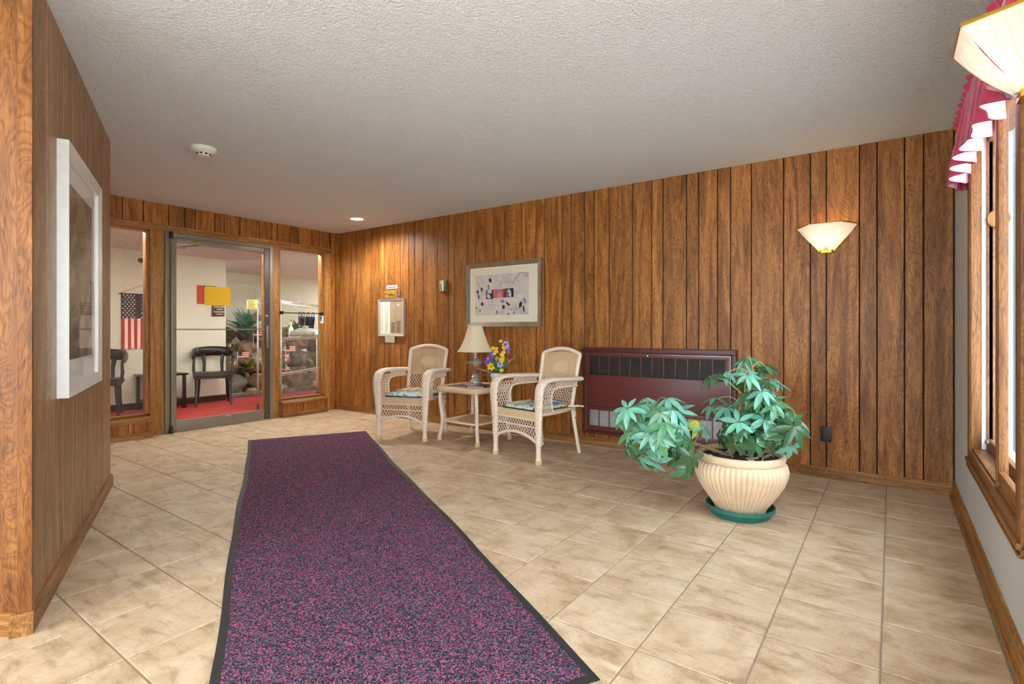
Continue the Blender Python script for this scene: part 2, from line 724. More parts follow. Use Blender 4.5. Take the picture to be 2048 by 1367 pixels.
wb_ = M().box(XF - .1, XR + .1, YB + .006, YB + .12, 0, H).build('wall_back', DARKGAP, smooth=False)
struct(wb_, 'long wall of dark grooved walnut panelling', 'wall')
for a, b in zip(G_BACK[:-1], G_BACK[1:]):
    m, c = plank_box(a, b, YB, YB + .012, .07, H, '-y')
    m.build('plank', PLANK, wb_, c, smooth=False)
bb = M()
bb.prism([(XF, YB), (XR, YB), (XR, YB - .014), (XF, YB - .014)], 0, .066)
bb.prism([(XF, YB), (XR, YB), (XR, YB - .009), (XF, YB - .009)], .066, .078)
struct(bb.build('baseboard_back', OAKX, smooth=False), 'oak baseboard under the long panelled wall', 'baseboard')

# ------------------------------------------------------------------ door wall (far)
wf = M().box(XF - .12, XF - .006, 1.0, YB + .1, 2.20, H).build('wall_far', DARKGAP, smooth=False)
struct(wf, 'end wall of walnut panelling holding the glass entrance door', 'wall')
G_FAR = [1.40, 1.66, 1.81, 1.921, 2.026, 2.21, 2.445, 2.601, 2.709, 2.917, 3.021, 3.204, 3.442, 3.599, 3.671, 3.856, 3.961, 4.169, 4.273, 4.44]
for a, b in zip(G_FAR[:-1], G_FAR[1:]):
    m, c = plank_box(XF - .012, XF, a, b, 2.205, H, '+x')
    m.build('plank', PLANK, wf, c, smooth=False)
for a, b in ((4.45, 4.52),):
    m, c = plank_box(XF - .012, XF + .006, a, b, .0, H, '+x')
    m.build('plank', PLANK, wf, c, smooth=False)
M().box(XF - .12, XF - .012, 4.44, YB, 0, 2.20).build('wall_end', DARKGAP, wf, smooth=False)
m = M().box(-.022, .022, -.02, .02, 0, H)
m.build('corner_trim', PLANK, wf, (XF + .012, YB - .02, 0), smooth=False)

# header casing and posts of the entrance
hd = M().bbox(XF - .10, XF + .02, 1.39, 4.45, 2.142, 2.212, .006)
struct(recenter(hd, (XF, 3, 2.142)).build('trim_1', OAKY, None, (XF, 3, 2.142)), 'long oak head casing above the glass door', 'trim')


def post(y0, y1, z0, z1, nm, lab, x0=XF - .10, x1=XF + .02):
    m = M().bbox(x0, x1, y0, y1, z0, z1, .006)
    c = ((x0 + x1) / 2, (y0 + y1) / 2, z0)
    recenter(m, c)
    return struct(m.build(nm, OAK, None, c), lab, 'trim')


post(2.262, 2.396, 0, 2.142, 'trim_2', 'wide oak post on the hinge side of the glass door')
post(3.60, 3.688, 0, 2.142, 'trim_3', 'oak post on the lock side of the glass door')
post(4.335, 4.445, 0.0, 2.142, 'trim_4', 'oak casing post by the panelled corner', x1=XF + .015)

# kneewalls under the two sidelights


def kneewall(y0, y1, nm, lab, grooves):
    x1 = XF + .10
    k = M().box(XF - .10, x1 - .012, y0, y1, 0, .165).build(nm, OAK, None, smooth=False)
    struct(k, lab, 'wall')
    for a, b in zip(grooves[:-1], grooves[1:]):
        m, c = plank_box(x1 - .012, x1 - .002, a, b, .055, .165, '+x')
        m.build('plank', PLANK, k, c, smooth=False)
    s = M()
    s.extrude_poly([(x1 + .012, y0, .165), (x1 + .012, y0, .185), (XF - .02, y0, .215), (XF - .10, y0, .215), (XF - .10, y0, .165)], (0, y1 - y0, 0))
    s.build('sill', OAKY, k, smooth=False)
    M().bbox(x1 - .012, x1 + .006, y0, y1, 0, .055, .004).build('skirting', OAKY, k)
    return k


kneewall(1.392, 2.262, 'wall_kneewall', 'low panelled wall under the sidelight beside the flag', [1.392, 1.62, 1.84, 1.94, 2.04, 2.20, 2.262])
kneewall(3.688, 4.335, 'wall_kneewall', 'low panelled wall under the sidelight with the hanging lockboxes', [3.688, 3.87, 3.97, 4.14, 4.23, 4.335])


def sidelight(y0, y1, nm, lab):
    z0, z1 = .215, 2.142
    t = thing(nm, lab, 'window', (XF - .04, (y0 + y1) / 2, z0))
    t['kind'] = 'structure'
    hw = (y1 - y0) / 2
    hh = z1 - z0
    M().box(-.003, .003, -hw + .01, hw - .01, .01, hh - .01).build('pane', WIREGLASS, t, smooth=False)
    for a, b in ((-hw, -hw + .02), (hw - .035, hw)):
        M().bbox(-.03, .045, a, b, 0, hh, .004).build('bead', OAK, t)
    M().bbox(-.03, .045, -hw, hw, 0, .018, .004).build('bead', OAKY, t)
    M().bbox(-.03, .045, -hw, hw, hh - .022, hh, .004).build('bead', OAKY, t)
    return t


sidelight(1.392, 2.262, 'window_1', 'tall wired glass sidelight in front of the hanging flag')
sidelight(3.688, 4.335, 'window_2', 'tall wired glass sidelight in front of the rock garden')

# ------------------------------------------------------------------ glass door
dr = thing('door_1', 'bronze aluminium framed glass entrance door', 'door', (XF + .03, 2.99, 0))
dr['kind'] = 'structure'
DX = XF + .03


def dbox(nm, mat, x0, x1, y0, y1, z0, z1, b=.003, parent=dr):
    m = M().bbox(x0, x1, y0, y1, z0, z1, b)
    recenter(m, (DX, 2.99, 0))
    return m.build(nm, mat, parent)


dbox('jamb', ALU, XF - .08, XF + .03, 2.398, 2.446, 0, 2.14)
dbox('jamb', ALU, XF - .08, XF + .03, 3.560, 3.598, 0, 2.14)
dbox('header', ALU, XF - .08, XF + .03, 2.446, 3.560, 2.098, 2.14)
LX0, LX1 = XF + .0, XF + .045
dbox('hinge_stile', ALU, LX0, LX1, 2.450, 2.502, .008, 2.092)
lock = dbox('lock_stile', ALUD, LX0, LX1, 3.478, 3.552, .008, 2.092)
dbox('top_rail', ALU, LX0, LX1, 2.502, 3.478, 2.036, 2.092)
dbox('bottom_rail', ALU, LX0, LX1, 2.502, 3.478, .008, .125)
m = M().box(LX0 + .02, LX0 + .026, 2.498, 3.482, .12, 2.04)
recenter(m, (DX, 2.99, 0)).build('pane', GLASS, dr, smooth=False)
dbox('glazing_bead', OAK, LX0 + .004, LX1 - .002, 3.466, 3.479, .125, 2.036)
dbox('push_bar', ALU, LX1 - .012, LX1 + .012, 2.490, 3.478, 1.098, 1.112)
dbox('pull_plate', STEEL, LX1 - .002, LX1 + .016, 3.497, 3.525, .87, 1.15)
m = M().lathe([(.001, .012), (.016, .012), (.020, .006), (.020, 0)], 20)
m.xform(Matrix.Translation((LX1 - DX, 3.512 - 2.99, 1.27)) @ Matrix.Rotation(R(90), 4, 'Y'))
m.build('key_cylinder', CHROME, dr)
for z in (2.02, 1.62, 1.45, .38, .05):
    m = M().lathe([(.001, .003), (.006, .003), (.007, 0)], 10)
    m.xform(Matrix.Translation((LX1 - DX, 3.515 - 2.99, z)) @ Matrix.Rotation(R(90), 4, 'Y'))
    m.build('screw', CHROME, dr)
for z0, z1 in ((2.07, 2.145), (.0, .075)):
    m = M().lathe([(.018, z0), (.02, z0 + .01), (.016, z1 - .01), (.012, z1)], 14, c=(LX1 + .012 - DX, 2.447 - 2.99, 0))
    m.build('pivot_hinge', BLACK, dr)
m = M().tube([(LX0 - .05 - DX, 2.62 - 2.99, 2.0), (LX0 - .22 - DX, 2.55 - 2.99, 2.02), (LX0 - .05 - DX, 2.78 - 2.99, 2.05)], .008, 6)
m.build('closer_arm', BLACK, dr)
dbox('door_stop', BRASS, LX1, LX1 + .02, 2.66, 2.70, 2.068, 2.086)
m = M()
m.sphere((0, 0, 0), .02, 10, 6, (.5, 1.8, .4))
recenter(m, (-.045 + DX - DX, -(3.03 - 2.99), -.113))
m.build('maker_badge', STEEL, dr)
# yellow notice on the door glass


def rounded_rect(w, h, r, n=5):
    pts = []
    for cx, cy, a0 in ((w / 2 - r, h / 2 - r, 0), (-w / 2 + r, h / 2 - r, 90), (-w / 2 + r, -h / 2 + r, 180), (w / 2 - r, -h / 2 + r, 270)):
        for k in range(n + 1):
            a = R(a0 + 90 * k / n)
            pts.append((cx + r * math.cos(a), cy + r * math.sin(a)))
    return pts


YEL = plain('yellow card', srgb(238, 188, 24), .5, var=.03)
m = M().extrude_poly([(0, a, b) for a, b in rounded_rect(.29, .215, .018)], (.0015, 0, 0))
tag(m.build('yellow_notice', YEL, None, (LX0 + .0265, 2.936, 1.482), smooth=False), 'blank yellow card stuck on the glass door', 'notice')

# ------------------------------------------------------------------ oblique left wall
LLEN = (LB - LA).length
LANG = math.atan2(ln.y, ln.x)
wl = thing('wall_left', 'oblique wall of grey brown grooved panelling carrying the tall framed picture', 'wall', (LA.x, LA.y, 0), LANG)
wl['kind'] = 'structure'
# local frame: x along the wall towards the camera, +y into the room
m = M()
m.prism([(.006, -.02), (LLEN - .62, -.9), (LLEN - .012, -.02), (LLEN - .012, -.008), (.006, -.008)], 0, H)
m.build('wall_core', DARKGAP, wl, smooth=False)
GL = [0, .194, .35, .48, .671, .80, .879, 1.013, 1.094, 1.241, 1.334, 1.553, 1.669, 1.867, 2.092, LLEN - .025]
for a, b in zip(GL[:-1], GL[1:]):
    g, c = .003, .002
    mm = M().prism([(a + g - (a + b) / 2, -.012), (b - g - (a + b) / 2, -.012), (b - g - (a + b) / 2, -c), (b - g - c - (a + b) / 2, 0), (a + g + c - (a + b) / 2, 0), (a + g - (a + b) / 2, -c)], .08, H)
    mm.build('plank', PLANKL, wl, ((a + b) / 2, 0, 0), smooth=False)
M().bbox(-.024, .012, -.03, .012, 0, H, .005).build('corner_post', PILLARW, wl, (LLEN - .006, 0, 0))
# end pillar face turned to the camera, and return walls
pdir = Vector((-math.cos(R(35.7)), -math.sin(R(35.7))))
P0 = LB
P1 = LB + pdir * 1.05
wp = M()
pn = Vector((-pdir.y, pdir.x))
if pn.dot(Vector((0, 0)) - P0) < 0:
    pn = -pn
q = [P0 + pdir * .04 + pn * -.004, P1 + pn * -.004, P1 - pn * .02, P0 + pdir * .04 - pn * .02]
wp.prism([(p.x - P0.x, p.y - P0.y) for p in q], 0, H)
wpo = wp.build('wall_pillar', DARKGAP, None, (P0.x, P0.y, 0), smooth=False)
struct(wpo, 'wood panelled end face of the oblique wall', 'wall')
pang = math.atan2(pdir.y, pdir.x)
for a, b in ((.012, .40), (.40, .72), (.72, 1.05)):
    mm = M()
    sgn = 1 if Vector((-math.sin(pang), math.cos(pang))).dot(pn) > 0 else -1
    pr = [(a - (a + b) / 2 + .002, -.004 * sgn), (b - (a + b) / 2 - .002, -.004 * sgn), (b - (a + b) / 2 - .002, .006 * sgn), (a - (a + b) / 2 + .002, .006 * sgn)]
    if sgn < 0:
        pr.reverse()
    mm.prism(pr, .08, H)
    o = mm.build('plank', PILLARW, wpo, (pdir.x * (a + b) / 2, pdir.y * (a + b) / 2, 0), pang, smooth=False)
# return walls that close the room
rw = M().box(XF - .1, LA.x - .02, LA.y - .1, LA.y, 0, H)
struct(rw.build('wall_return', PLANK, None, smooth=False), 'panelled return wall beyond the oblique wall', 'wall')
rw = M().box(P1.x - .1, P1.x, YREAR, P1.y + .05, 0, H)
struct(rw.build('wall_side', PLANKL, None, smooth=False), 'panelled side wall beside the street entrance', 'wall')
# baseboards
bl = M().prism([(0, 0), (LLEN, 0), (LLEN, .016), (0, .016)], 0, .07)
bl.prism([(0, 0), (LLEN, 0), (LLEN, .010), (0, .010)], .07, .082)
bl.prism([(LLEN, -.05), (LLEN + .012, -.05), (LLEN + .012, .016), (LLEN, .016)], 0, .082)
struct(bl.build('baseboard_left', OAKX, None, (LA.x, LA.y, 0), LANG, smooth=False), 'oak baseboard along the oblique wall', 'baseboard')
bl = M()
pr = [(0.012, .006), (1.05, .006), (1.05, .02), (.012, .02)]
sgn = 1 if Vector((-math.sin(pang), math.cos(pang))).dot(pn) > 0 else -1
pr = [(a, b * sgn) for a, b in pr]
if sgn < 0:
    pr.reverse()
bl.prism(pr, 0, .082)
struct(bl.build('baseboard_pillar', OAKX, None, (P0.x, P0.y, 0), pang, smooth=False), 'oak baseboard on the panelled end face', 'baseboard')

# ------------------------------------------------------------------ window wall (right)
WY0, WY1, WZ0, WZ1 = 2.20, 3.37, .52, 2.04        # opening
wr = M()
wr.box(XR, XR + .12, WY1, YB + .1, 0, H)
wr.box(XR, XR + .12, WY0, WY1, 0, WZ0)
wr.box(XR, XR + .12, WY0, WY1, WZ1, H)
wr.box(XR, XR + .12, 1.72, WY0, 0, H)
wr.box(XR, XR + .12, -1.9, 1.72, 0, .45)
wr.box(XR, XR + .12, -1.9, 1.72, 2.25, H)
wr.box(XR, XR + .12, YREAR, -1.9, 0, H)
wro = wr.build('wall_right', PAINT, smooth=False)
struct(wro, 'pale grey painted wall around the oak window', 'wall')
bl = M()
bl.prism([(XR - .014, YREAR), (XR, YREAR), (XR, YB), (XR - .014, YB)], 0, .085)
bl.prism([(XR - .024, YREAR), (XR - .014, YREAR), (XR - .014, YB), (XR - .024, YB)], 0, .02)
bl.prism([(XR - .008, YREAR), (XR, YREAR), (XR, YB), (XR - .008, YB)], .085, .098)
struct(bl.build('baseboard_right', OAKY, smooth=False), 'oak baseboard under the window wall', 'baseboard')

win = thing('window_3', 'oak framed casement window under the pink valance', 'window', (XR, (WY0 + WY1) / 2, WZ0))
win['kind'] = 'structure'
WC = (XR, (WY0 + WY1) / 2, WZ0)


def wbx(nm, mat, x0, x1, y0, y1, z0, z1, b=.004, parent=win):
    m = M().bbox(x0, x1, y0, y1, z0, z1, b)
    recenter(m, WC)
    return m.build(nm, mat, parent)


fx = XR - .035
wbx('casing', OAKW, fx, XR, WY1, 3.452, .43, 2.12)
wbx('casing', OAKW, fx, XR, 2.12, WY0, .43, 2.12)
wbx('casing', OAKWY, fx, XR, WY0, WY1, .43, WZ0)
wbx('casing_bead', OAKWY, fx - .010, fx + .01, 2.12, 3.452, .455, .475)
wbx('casing_bead', OAKWY, fx - .006, fx + .01, 2.12, 3.452, .43, .442)
wbx('casing', OAKWY, fx, XR, WY0, WY1, WZ1, 2.12)
wbx('inner_stool', OAKWY, fx + .01, XR + .06, WY0, WY1, WZ0 - .004, WZ0 + .012)
SATIN = plain('white vinyl liner', srgb(236, 236, 232), .4, var=.02)
wbx('jamb_liner', OAKW, XR - .03, XR + .008, WY1 - .012, WY1, WZ0, WZ1)
wbx('jamb_liner', SATIN, XR + .008, XR + .024, WY1 - .016, WY1, WZ0, WZ1)
wbx('jamb_liner', SATIN, XR + .0, XR + .12, WY0, WY0 + .01, WZ0, WZ1)
wbx('sill_liner', SATIN, XR + .06, XR + .12, WY0, WY1, WZ0 + .0, WZ0 + .02)
wbx('head_liner', OAKWY, XR, XR + .12, WY0, WY1, WZ1 - .012, WZ1)
# two sashes side by side with a centre mullion
MYC = 2.63
wbx('mullion', OAKW, XR - .028, XR + .006, MYC - .014, MYC + .014, WZ0, WZ1)
for (ya, yb, xo) in ((WY0 + .01, MYC - .014, -.024), (MYC + .014, WY1 - .016, .03)):
    wbx('sash_stile', OAKW, XR + xo, XR + xo + .02, yb - .014, yb, WZ0 + .02, WZ1 - .012)
    wbx('sash_stile', OAKW, XR + xo, XR + xo + .02, ya, ya + .014, WZ0 + .02, WZ1 - .012)
    wbx('sash_rail', OAKWY, XR + xo, XR + xo + .02, ya + .014, yb - .014, WZ0 + .02, WZ0 + .065)
    wbx('sash_rail', OAKWY, XR + xo, XR + xo + .02, ya + .014, yb - .014, WZ1 - .055, WZ1 - .012)
    m = M().box(XR + xo + .010, XR + xo + .014, ya + .010, yb - .010, WZ0 + .06, WZ1 - .05)
    recenter(m, WC).build('pane', CLEARW, win, smooth=False)
wbx('sash_side', OAKW, XR + .024, XR + .055, WY1 - .03, WY1 - .016, WZ0 + .012, WZ1 - .012)
# half round wooden lock cover on the far sash
m = M().lathe([(.001, 0), (.036, 0), (.044, .008), (.04, .018), (.001, .022)], 24)
m.xform(Matrix.Translation((XR + .064 - WC[0], WY1 - .032 - WC[1], 1.62 - WC[2])) @ Matrix.Rotation(R(90), 4, 'X'))
m.build('sash_lock', OAKW, win)
m = M().sphere((XR + .03 - WC[0], WY1 - .04 - WC[1], WZ0 + .05 - WC[2]), .014, 10, 6)
m.build('crank_knob', STEEL, win)

# unseen window added beside the camera, widened to brighten the right corner
win2 = thing('window_added_4', 'added unseen oak framed window lighting the right corner', 'window', (XR, -.5, .45))
win2['kind'] = 'structure'
WC2 = (XR, -.5, .45)
for args in ((XR - .03, XR + .08, -1.9, -1.82, .45, 2.25), (XR - .03, XR + .08, 1.64, 1.72, .45, 2.25)):
    recenter(M().bbox(*args, .004), WC2).build('casing', OAK, win2)
for args in ((XR - .03, XR + .08, -1.82, 1.64, .45, .52), (XR - .03, XR + .08, -1.82, 1.64, 2.18, 2.25)):
    recenter(M().bbox(*args, .004), WC2).build('casing', OAKY, win2)
recenter(M().box(XR + .03, XR + .036, -1.82, 1.64, .52, 2.18), WC2).build('pane', GLASS, win2, smooth=False)

# ------------------------------------------------------------------ unseen street front added behind the camera, fully glazed to admit sky light
sf = thing('window_added_5', 'added unseen glazed street front opposite the panelled wall', 'window', ((P1.x + XR) / 2, YREAR, 0))
sf['kind'] = 'structure'
SC = ((P1.x + XR) / 2, YREAR, 0)
xs = [P1.x, P1.x + 1.2, P1.x + 2.4, XR]
for x in xs:
    recenter(M().bbox(x - .03, x + .03, YREAR - .05, YREAR + .02, 0, H - .001, .004), SC).build('mullion', ALU, sf)
recenter(M().bbox(P1.x, XR, YREAR - .05, YREAR + .02, 0, .12, .004), SC).build('rail', ALU, sf)
recenter(M().bbox(P1.x, XR, YREAR - .05, YREAR + .02, 2.32, H - .001, .004), SC).build('rail', ALU, sf)
for a, b in zip(xs[:-1], xs[1:]):
    recenter(M().box(a + .03, b - .03, YREAR - .018, YREAR - .012, .12, 2.32), SC).build('pane', GLASS, sf, smooth=False)
cnp = M().box(P1.x - .6, XR + 1.2, YREAR - 1.3, YREAR - .06, 2.52, 2.62).build('added_canopy', ALU, smooth=False)  # unseen slab added to cut the sky light reaching the near floor
struct(cnp, 'added unseen canopy keeping sky light off the near floor', 'canopy')
PAVE = plain('pale concrete pavement', srgb(176, 176, 172), .9, var=.08, nscale=3)
wing = M().box(XR + .13, 5.0, 4.80, 4.98, -.2, 2.9).build('wall_added_wing', plain('dark teal siding', srgb(74, 90, 92), .8, var=.15, nscale=4), smooth=False)  # added outdoor wall, dark so the window view is less bright
struct(wing, 'added dark teal wall dimming the view out of the oak window', 'wall')
g1 = M().box(XR + .4, 26, -14, 24, -.30, -.20).build('pavement', PAVE, smooth=False)
struct(g1, 'pale concrete pavement outside the window wall', 'pavement')
g2 = M().box(-14, XR + .4, -16, YREAR - .3, -.30, -.20).build('pavement', PAVE, smooth=False)
struct(g2, 'pale concrete pavement outside the glazed street front', 'pavement')

# ================================================================== inner lobby beyond the glass
LH = 2.20
XW, XBK = -8.50, -10.30
fl = M().box(-12.0, XF - .12, .4, 9.0, -.10, 0).build('floor_lobby', REDCARPET, smooth=False)
struct(fl, 'bright red carpet of the inner lobby', 'floor')


def lobby_ceiling():
    t = NT('white acoustic ceiling tile')
    v = t.coords((1, 1, 1), rnd=False)
    nz = t.noise(v, 60, 3)
    t.color(t.ramp(nz.outputs[0], [(.35, srgb(196, 194, 190)), (.6, srgb(218, 216, 212))]))
    t.b.inputs['Roughness'].default_value = .95
    t.bump(nz.outputs[0], .3, .003)
    return t.m


ACO = lobby_ceiling()
cl = M().box(-12.0, XF - .12, .4, 9.0, LH + .012, LH + .08).build('ceiling_lobby', GROUT, smooth=False)
struct(cl, 'white acoustic plank ceiling of the inner lobby', 'ceiling')
for i in range(9):
    for j in range(6):
        x1 = XF - .14 - i * .61
        y0 = .5 + j * 1.37
        m = M().box(-.305 + .004, .305 - .004, -.685 + .004, .685 - .004, 0, .012)
        m.build('ceiling_tile', ACO, cl, (x1 - .305, y0 + .685, LH), smooth=False)
wl1 = M().box(XW - .12, XW, .4, 4.12, 0, LH).build('wall_lobby', CREAM, smooth=False)
struct(wl1, 'cream lobby wall with the flag and notices', 'wall')
wl2 = M().box(XBK - .1, XBK, 3.5, 9.0, 0, LH).build('wall_lobby_back', CREAM, smooth=False)
struct(wl2, 'cream wall behind the rock garden', 'wall')
wl3 = M().box(-12, XF - .12, 8.6, 8.75, 0, LH).build('wall_lobby_side', CREAM, smooth=False)
struct(wl3, 'cream side wall of the lobby past the rocks', 'wall')
wl4 = M().box(-12, XF - .12, .4, .5, 0, LH).build('wall_lobby_end', CREAM, smooth=False)
struct(wl4, 'cream end wall of the lobby', 'wall')
wl5 = M().box(XF - .2, XF - .121, 4.45, 8.7, 0, LH).build('wall_lobby_front', CREAM, smooth=False)
struct(wl5, 'cream wall on the lobby side of the panelling', 'wall')
bl = M().box(XW, XW + .014, .5, 4.12, 0, .09)
DKW = wood('dark stained wood', srgb(40, 24, 14), srgb(66, 40, 24), srgb(92, 58, 34), axis=1, across=14)
struct(bl.build('baseboard_lobby', DKW, smooth=False), 'dark brown baseboard under the flag wall', 'baseboard')
# white door frame on the back wall
d2 = thing('door_2', 'white framed door in the wall behind the rock garden', 'door', (XBK, 5.25, 0))
d2['kind'] = 'structure'
M().bbox(0, .03, -.50, -.42, 0, 2.0, .004).build('casing', WHITEP, d2)
M().bbox(0, .03, .32, .40, 0, 2.0, .004).build('casing', WHITEP, d2)
M().bbox(0, .03, -.42, .32, 1.92, 2.0, .004).build('casing', WHITEP, d2)
M().bbox(0, .018, -.42, .32, 0, 1.92, .003).build('leaf', CREAM, d2)

LITC = NT('lit diffuser')  # glow of the panels added out of view to brighten the lobby
em = LITC.n('ShaderNodeEmission')
em.inputs[0].default_value = (.97, 1, .93, 1)
em.inputs[1].default_value = 24.0
LITC.l(em.outputs[0], LITC.out.inputs[0])
for (x, y, sx, sy, lab) in ((-6.50, 2.8, .12, 3.2, 'added unseen lit ceiling strip just inside the glass door'),
                            (-7.3, 5.6, .3, .9, 'added unseen lit ceiling panel over the lobby side of the panelling'),
                            (-9.2, 7.7, .6, .5, 'added unseen lit ceiling panel past the rock garden')):
    t = thing('added_ceiling_light', lab, 'ceiling light', (x, y, LH - .03), 0, 'added lobby ceiling lights')
    M().box(-sx / 2, sx / 2, -sy / 2, sy / 2, .0, .004).build('diffuser', LITC.m, t, smooth=False)
    f = M()
    f.box(-sx / 2 - .03, sx / 2 + .03, -sy / 2 - .03, -sy / 2, 0, .03)
    f.box(-sx / 2 - .03, sx / 2 + .03, sy / 2, sy / 2 + .03, 0, .03)
    f.box(-sx / 2 - .03, -sx / 2, -sy / 2, sy / 2, 0, .03)
    f.box(sx / 2, sx / 2 + .03, -sy / 2, sy / 2, 0, .03)
    f.build('frame', WHITEP, t, smooth=False)

# ---- flag banner
RED = plain('flag red cloth', srgb(196, 40, 44), .85, var=.06)
CLOTHW = plain('flag white cloth', srgb(236, 226, 206), .85, var=.04)
NAVY = plain('flag navy cloth', srgb(62, 52, 58), .85, var=.06)
fg = thing('flag_banner', 'stars and stripes flag hung upright from a rod on the cream wall', 'flag', (XW + .012, 2.974, .837))
FW, FHt = .49, .75
sw = FW / 13


def cloth_strip(m, y0, y1, z0, z1, off=0.0):
    n, k = 4, 6
    m.patch(lambda u, v: (off + .006 * math.sin((y0 + (y1 - y0) * u) * 28 + v * 2), y0 + (y1 - y0) * u, z0 + (z1 - z0) * v), n, k)
    m.patch(lambda u, v: (off - .002 + .006 * math.sin((y0 + (y1 - y0) * u) * 28 + v * 2), y1 - (y1 - y0) * u, z0 + (z1 - z0) * v), n, k)


for i in range(13):
    m = M()
    y0 = -FW / 2 + i * sw
    cloth_strip(m, y0, y0 + sw, 0, .42 if i < 7 else FHt)
    m.build('stripe', RED if i % 2 == 0 else CLOTHW, fg)
m = M()
cloth_strip(m, -FW / 2, -FW / 2 + 7 * sw, .42, FHt, .0005)
cant = m.build('canton', NAVY, fg)
for r_ in range(11):
    for c_ in range(6 if r_ % 2 == 0 else 5):
        y = -FW / 2 + 7 * sw * ((c_ + (.5 if r_ % 2 == 0 else 1.0)) / 6.0)
        z = .42 + .33 * (r_ + .5) / 11
        pts = []
        for q in range(10):
            rr = .0125 if q % 2 == 0 else .0055
            pts.append((.0, rr * math.sin(q * PI / 5), rr * math.cos(q * PI / 5)))
        M().extrude_poly(pts, (.0015, 0, 0)).build('star', CLOTHW, cant, (.0025 + .006 * math.sin(y * 28), y, z), smooth=False)
M().tube([(0, -FW / 2 - .03, FHt + .006), (0, FW / 2 + .03, FHt + .006)], .008, 8).build('rod', DKW, fg)
M().tube([(0, -FW / 2 - .02, FHt + .012), (0, 0, FHt + .13), (0, FW / 2 + .02, FHt + .012)], .003, 5).build('hanging_cord', RED, fg)

# ---- wall things of the lobby
t = thing('emergency_light', 'round dark lens alarm on a white base high on the cream wall', 'alarm light', (XW, 2.955, 2.06))
m = M().lathe([(.075, 0), (.075, .02), (.06, .035), (.001, .035)], 24).xform(Matrix.Rotation(R(90), 4, 'Y'))
m.build('base', WHITEP, t)
m = M().sphere((.045, 0, 0), .045, 16, 8, (1, 1, .8))
m.build('lens', plain('smoked lens', (.05, .05, .045), .1), t)
t = thing('picture_panel', 'red and black picture panel behind the yellow card', 'picture', (XW + .002, 3.83, 1.493))
M().box(0, .012, -.135, -.045, 0, .28).build('red_field', plain('poster red', srgb(206, 62, 54), .6), t, smooth=False)
M().box(0, .012, -.045, .14, 0, .28).build('black_field', plain('poster black', srgb(44, 34, 40), .6), t, smooth=False)
t = thing('wall_plaque', 'small brown plaque with pale lettering below the red picture', 'plaque', (XW + .002, 3.98, 1.309))
M().bbox(0, .012, -.075, .115, 0, .175, .003).build('plate', plain('brown plaque', srgb(78, 52, 38), .5), t)
LET = plain('pale lettering', srgb(222, 206, 186), .6)
for z, a, b in ((.145, -.05, .10), (.11, .0, .07), (.07, -.05, .10), (.035, -.01, .08)):
    y = a
    m = M()
    while y < b:
        wd = random.uniform(.008, .018)
        m.box(.012, .0128, y, y + wd, z - .007, z + .007)
        y += wd + .005
    stuff(m.build('lettering', LET, t, smooth=False))
t = thing('paper_notice', 'white paper notice taped on the wall behind the rocks', 'notice', (XBK + .002, 6.42, 1.66))
M().box(0, .002, -.125, .125, 0, .15, Matrix.Rotation(R(5), 3, 'X')).build('sheet', PAPER, t, smooth=False)
m = M()
for z, a, b in ((.10, -.09, .09), (.06, -.05, .05)):
    y = a
    while y < b:
        m.box(.0035, .0045, y, y + .02, z - .008, z + .008)
        y += .03
stuff(m.build('lettering', plain('grey lettering', srgb(170, 164, 150), .8), t, smooth=False))

# ---- black captain's chairs
LEATHER = plain('black leather', srgb(30, 24, 22), .32, var=.25, nscale=60, bump=.15)
EBONY = plain('black lacquered wood', srgb(24, 20, 20), .3, var=.2)


def captain_chair(label, loc, rotz):
    # local: faces -y
    t = thing('captain_chair', label, 'chair', loc, rotz, 'black lobby armchairs')
    s = M().bbox(-.245, .245, -.24, .21, .40, .475, .03)
    for i in range(len(s.v)):
        x, y, z = s.v[i]
        if z > .44:
            s.v[i] = (x, y, z + .02 * (1 - (x / .25) ** 2) * (1 - (y / .25) ** 2))
    s.build('seat', LEATHER, t)
    M().tube([(-.21, -.235, .405), (.21, -.235, .405)], .012, 8).build('seat_piping', LEATHER, t)
    path = smoothpath([(-.255, -.12, .70), (-.265, .04, .735), (-.22, .20, .765), (0, .265, .78), (.22, .20, .765), (.265, .04, .735), (.255, -.12, .70)], 8)
    n = len(path)
    M().tube(path, lambda i: .018 + .022 * math.sin(PI * i / (n - 1)), 10, lat=(0, 0, 1), flat=lambda i: .03 + .045 * math.sin(PI * i / (n - 1)) ** .7).build('back_rail', LEATHER, t)
    for s_ in (-1, 1):
        M().tube([(s_ * .245, -.10, .70), (s_ * .25, -.10, .55), (s_ * .235, -.12, .40)], [.014, .022, .018], 8, lat=(0, 1, 0), flat=[.03, .022, .025]).build('arm_post', EBONY, t)
        M().tube([(s_ * .13, .23, .74), (s_ * .115, .20, .60), (s_ * .12, .17, .42)], [.012, .014, .014], 8, lat=(1, 0, 0), flat=[.03, .024, .02]).build('back_post', EBONY, t)
        M().tube([(s_ * .205, -.205, .41), (s_ * .21, -.215, .22), (s_ * .225, -.25, .0)], [.032, .022, .014], 8).build('leg', EBONY, t)
        M().tube([(s_ * .185, .17, .41), (s_ * .19, .20, .2), (s_ * .205, .25, .0)], [.028, .02, .014], 8).build('leg', EBONY, t)
    return t


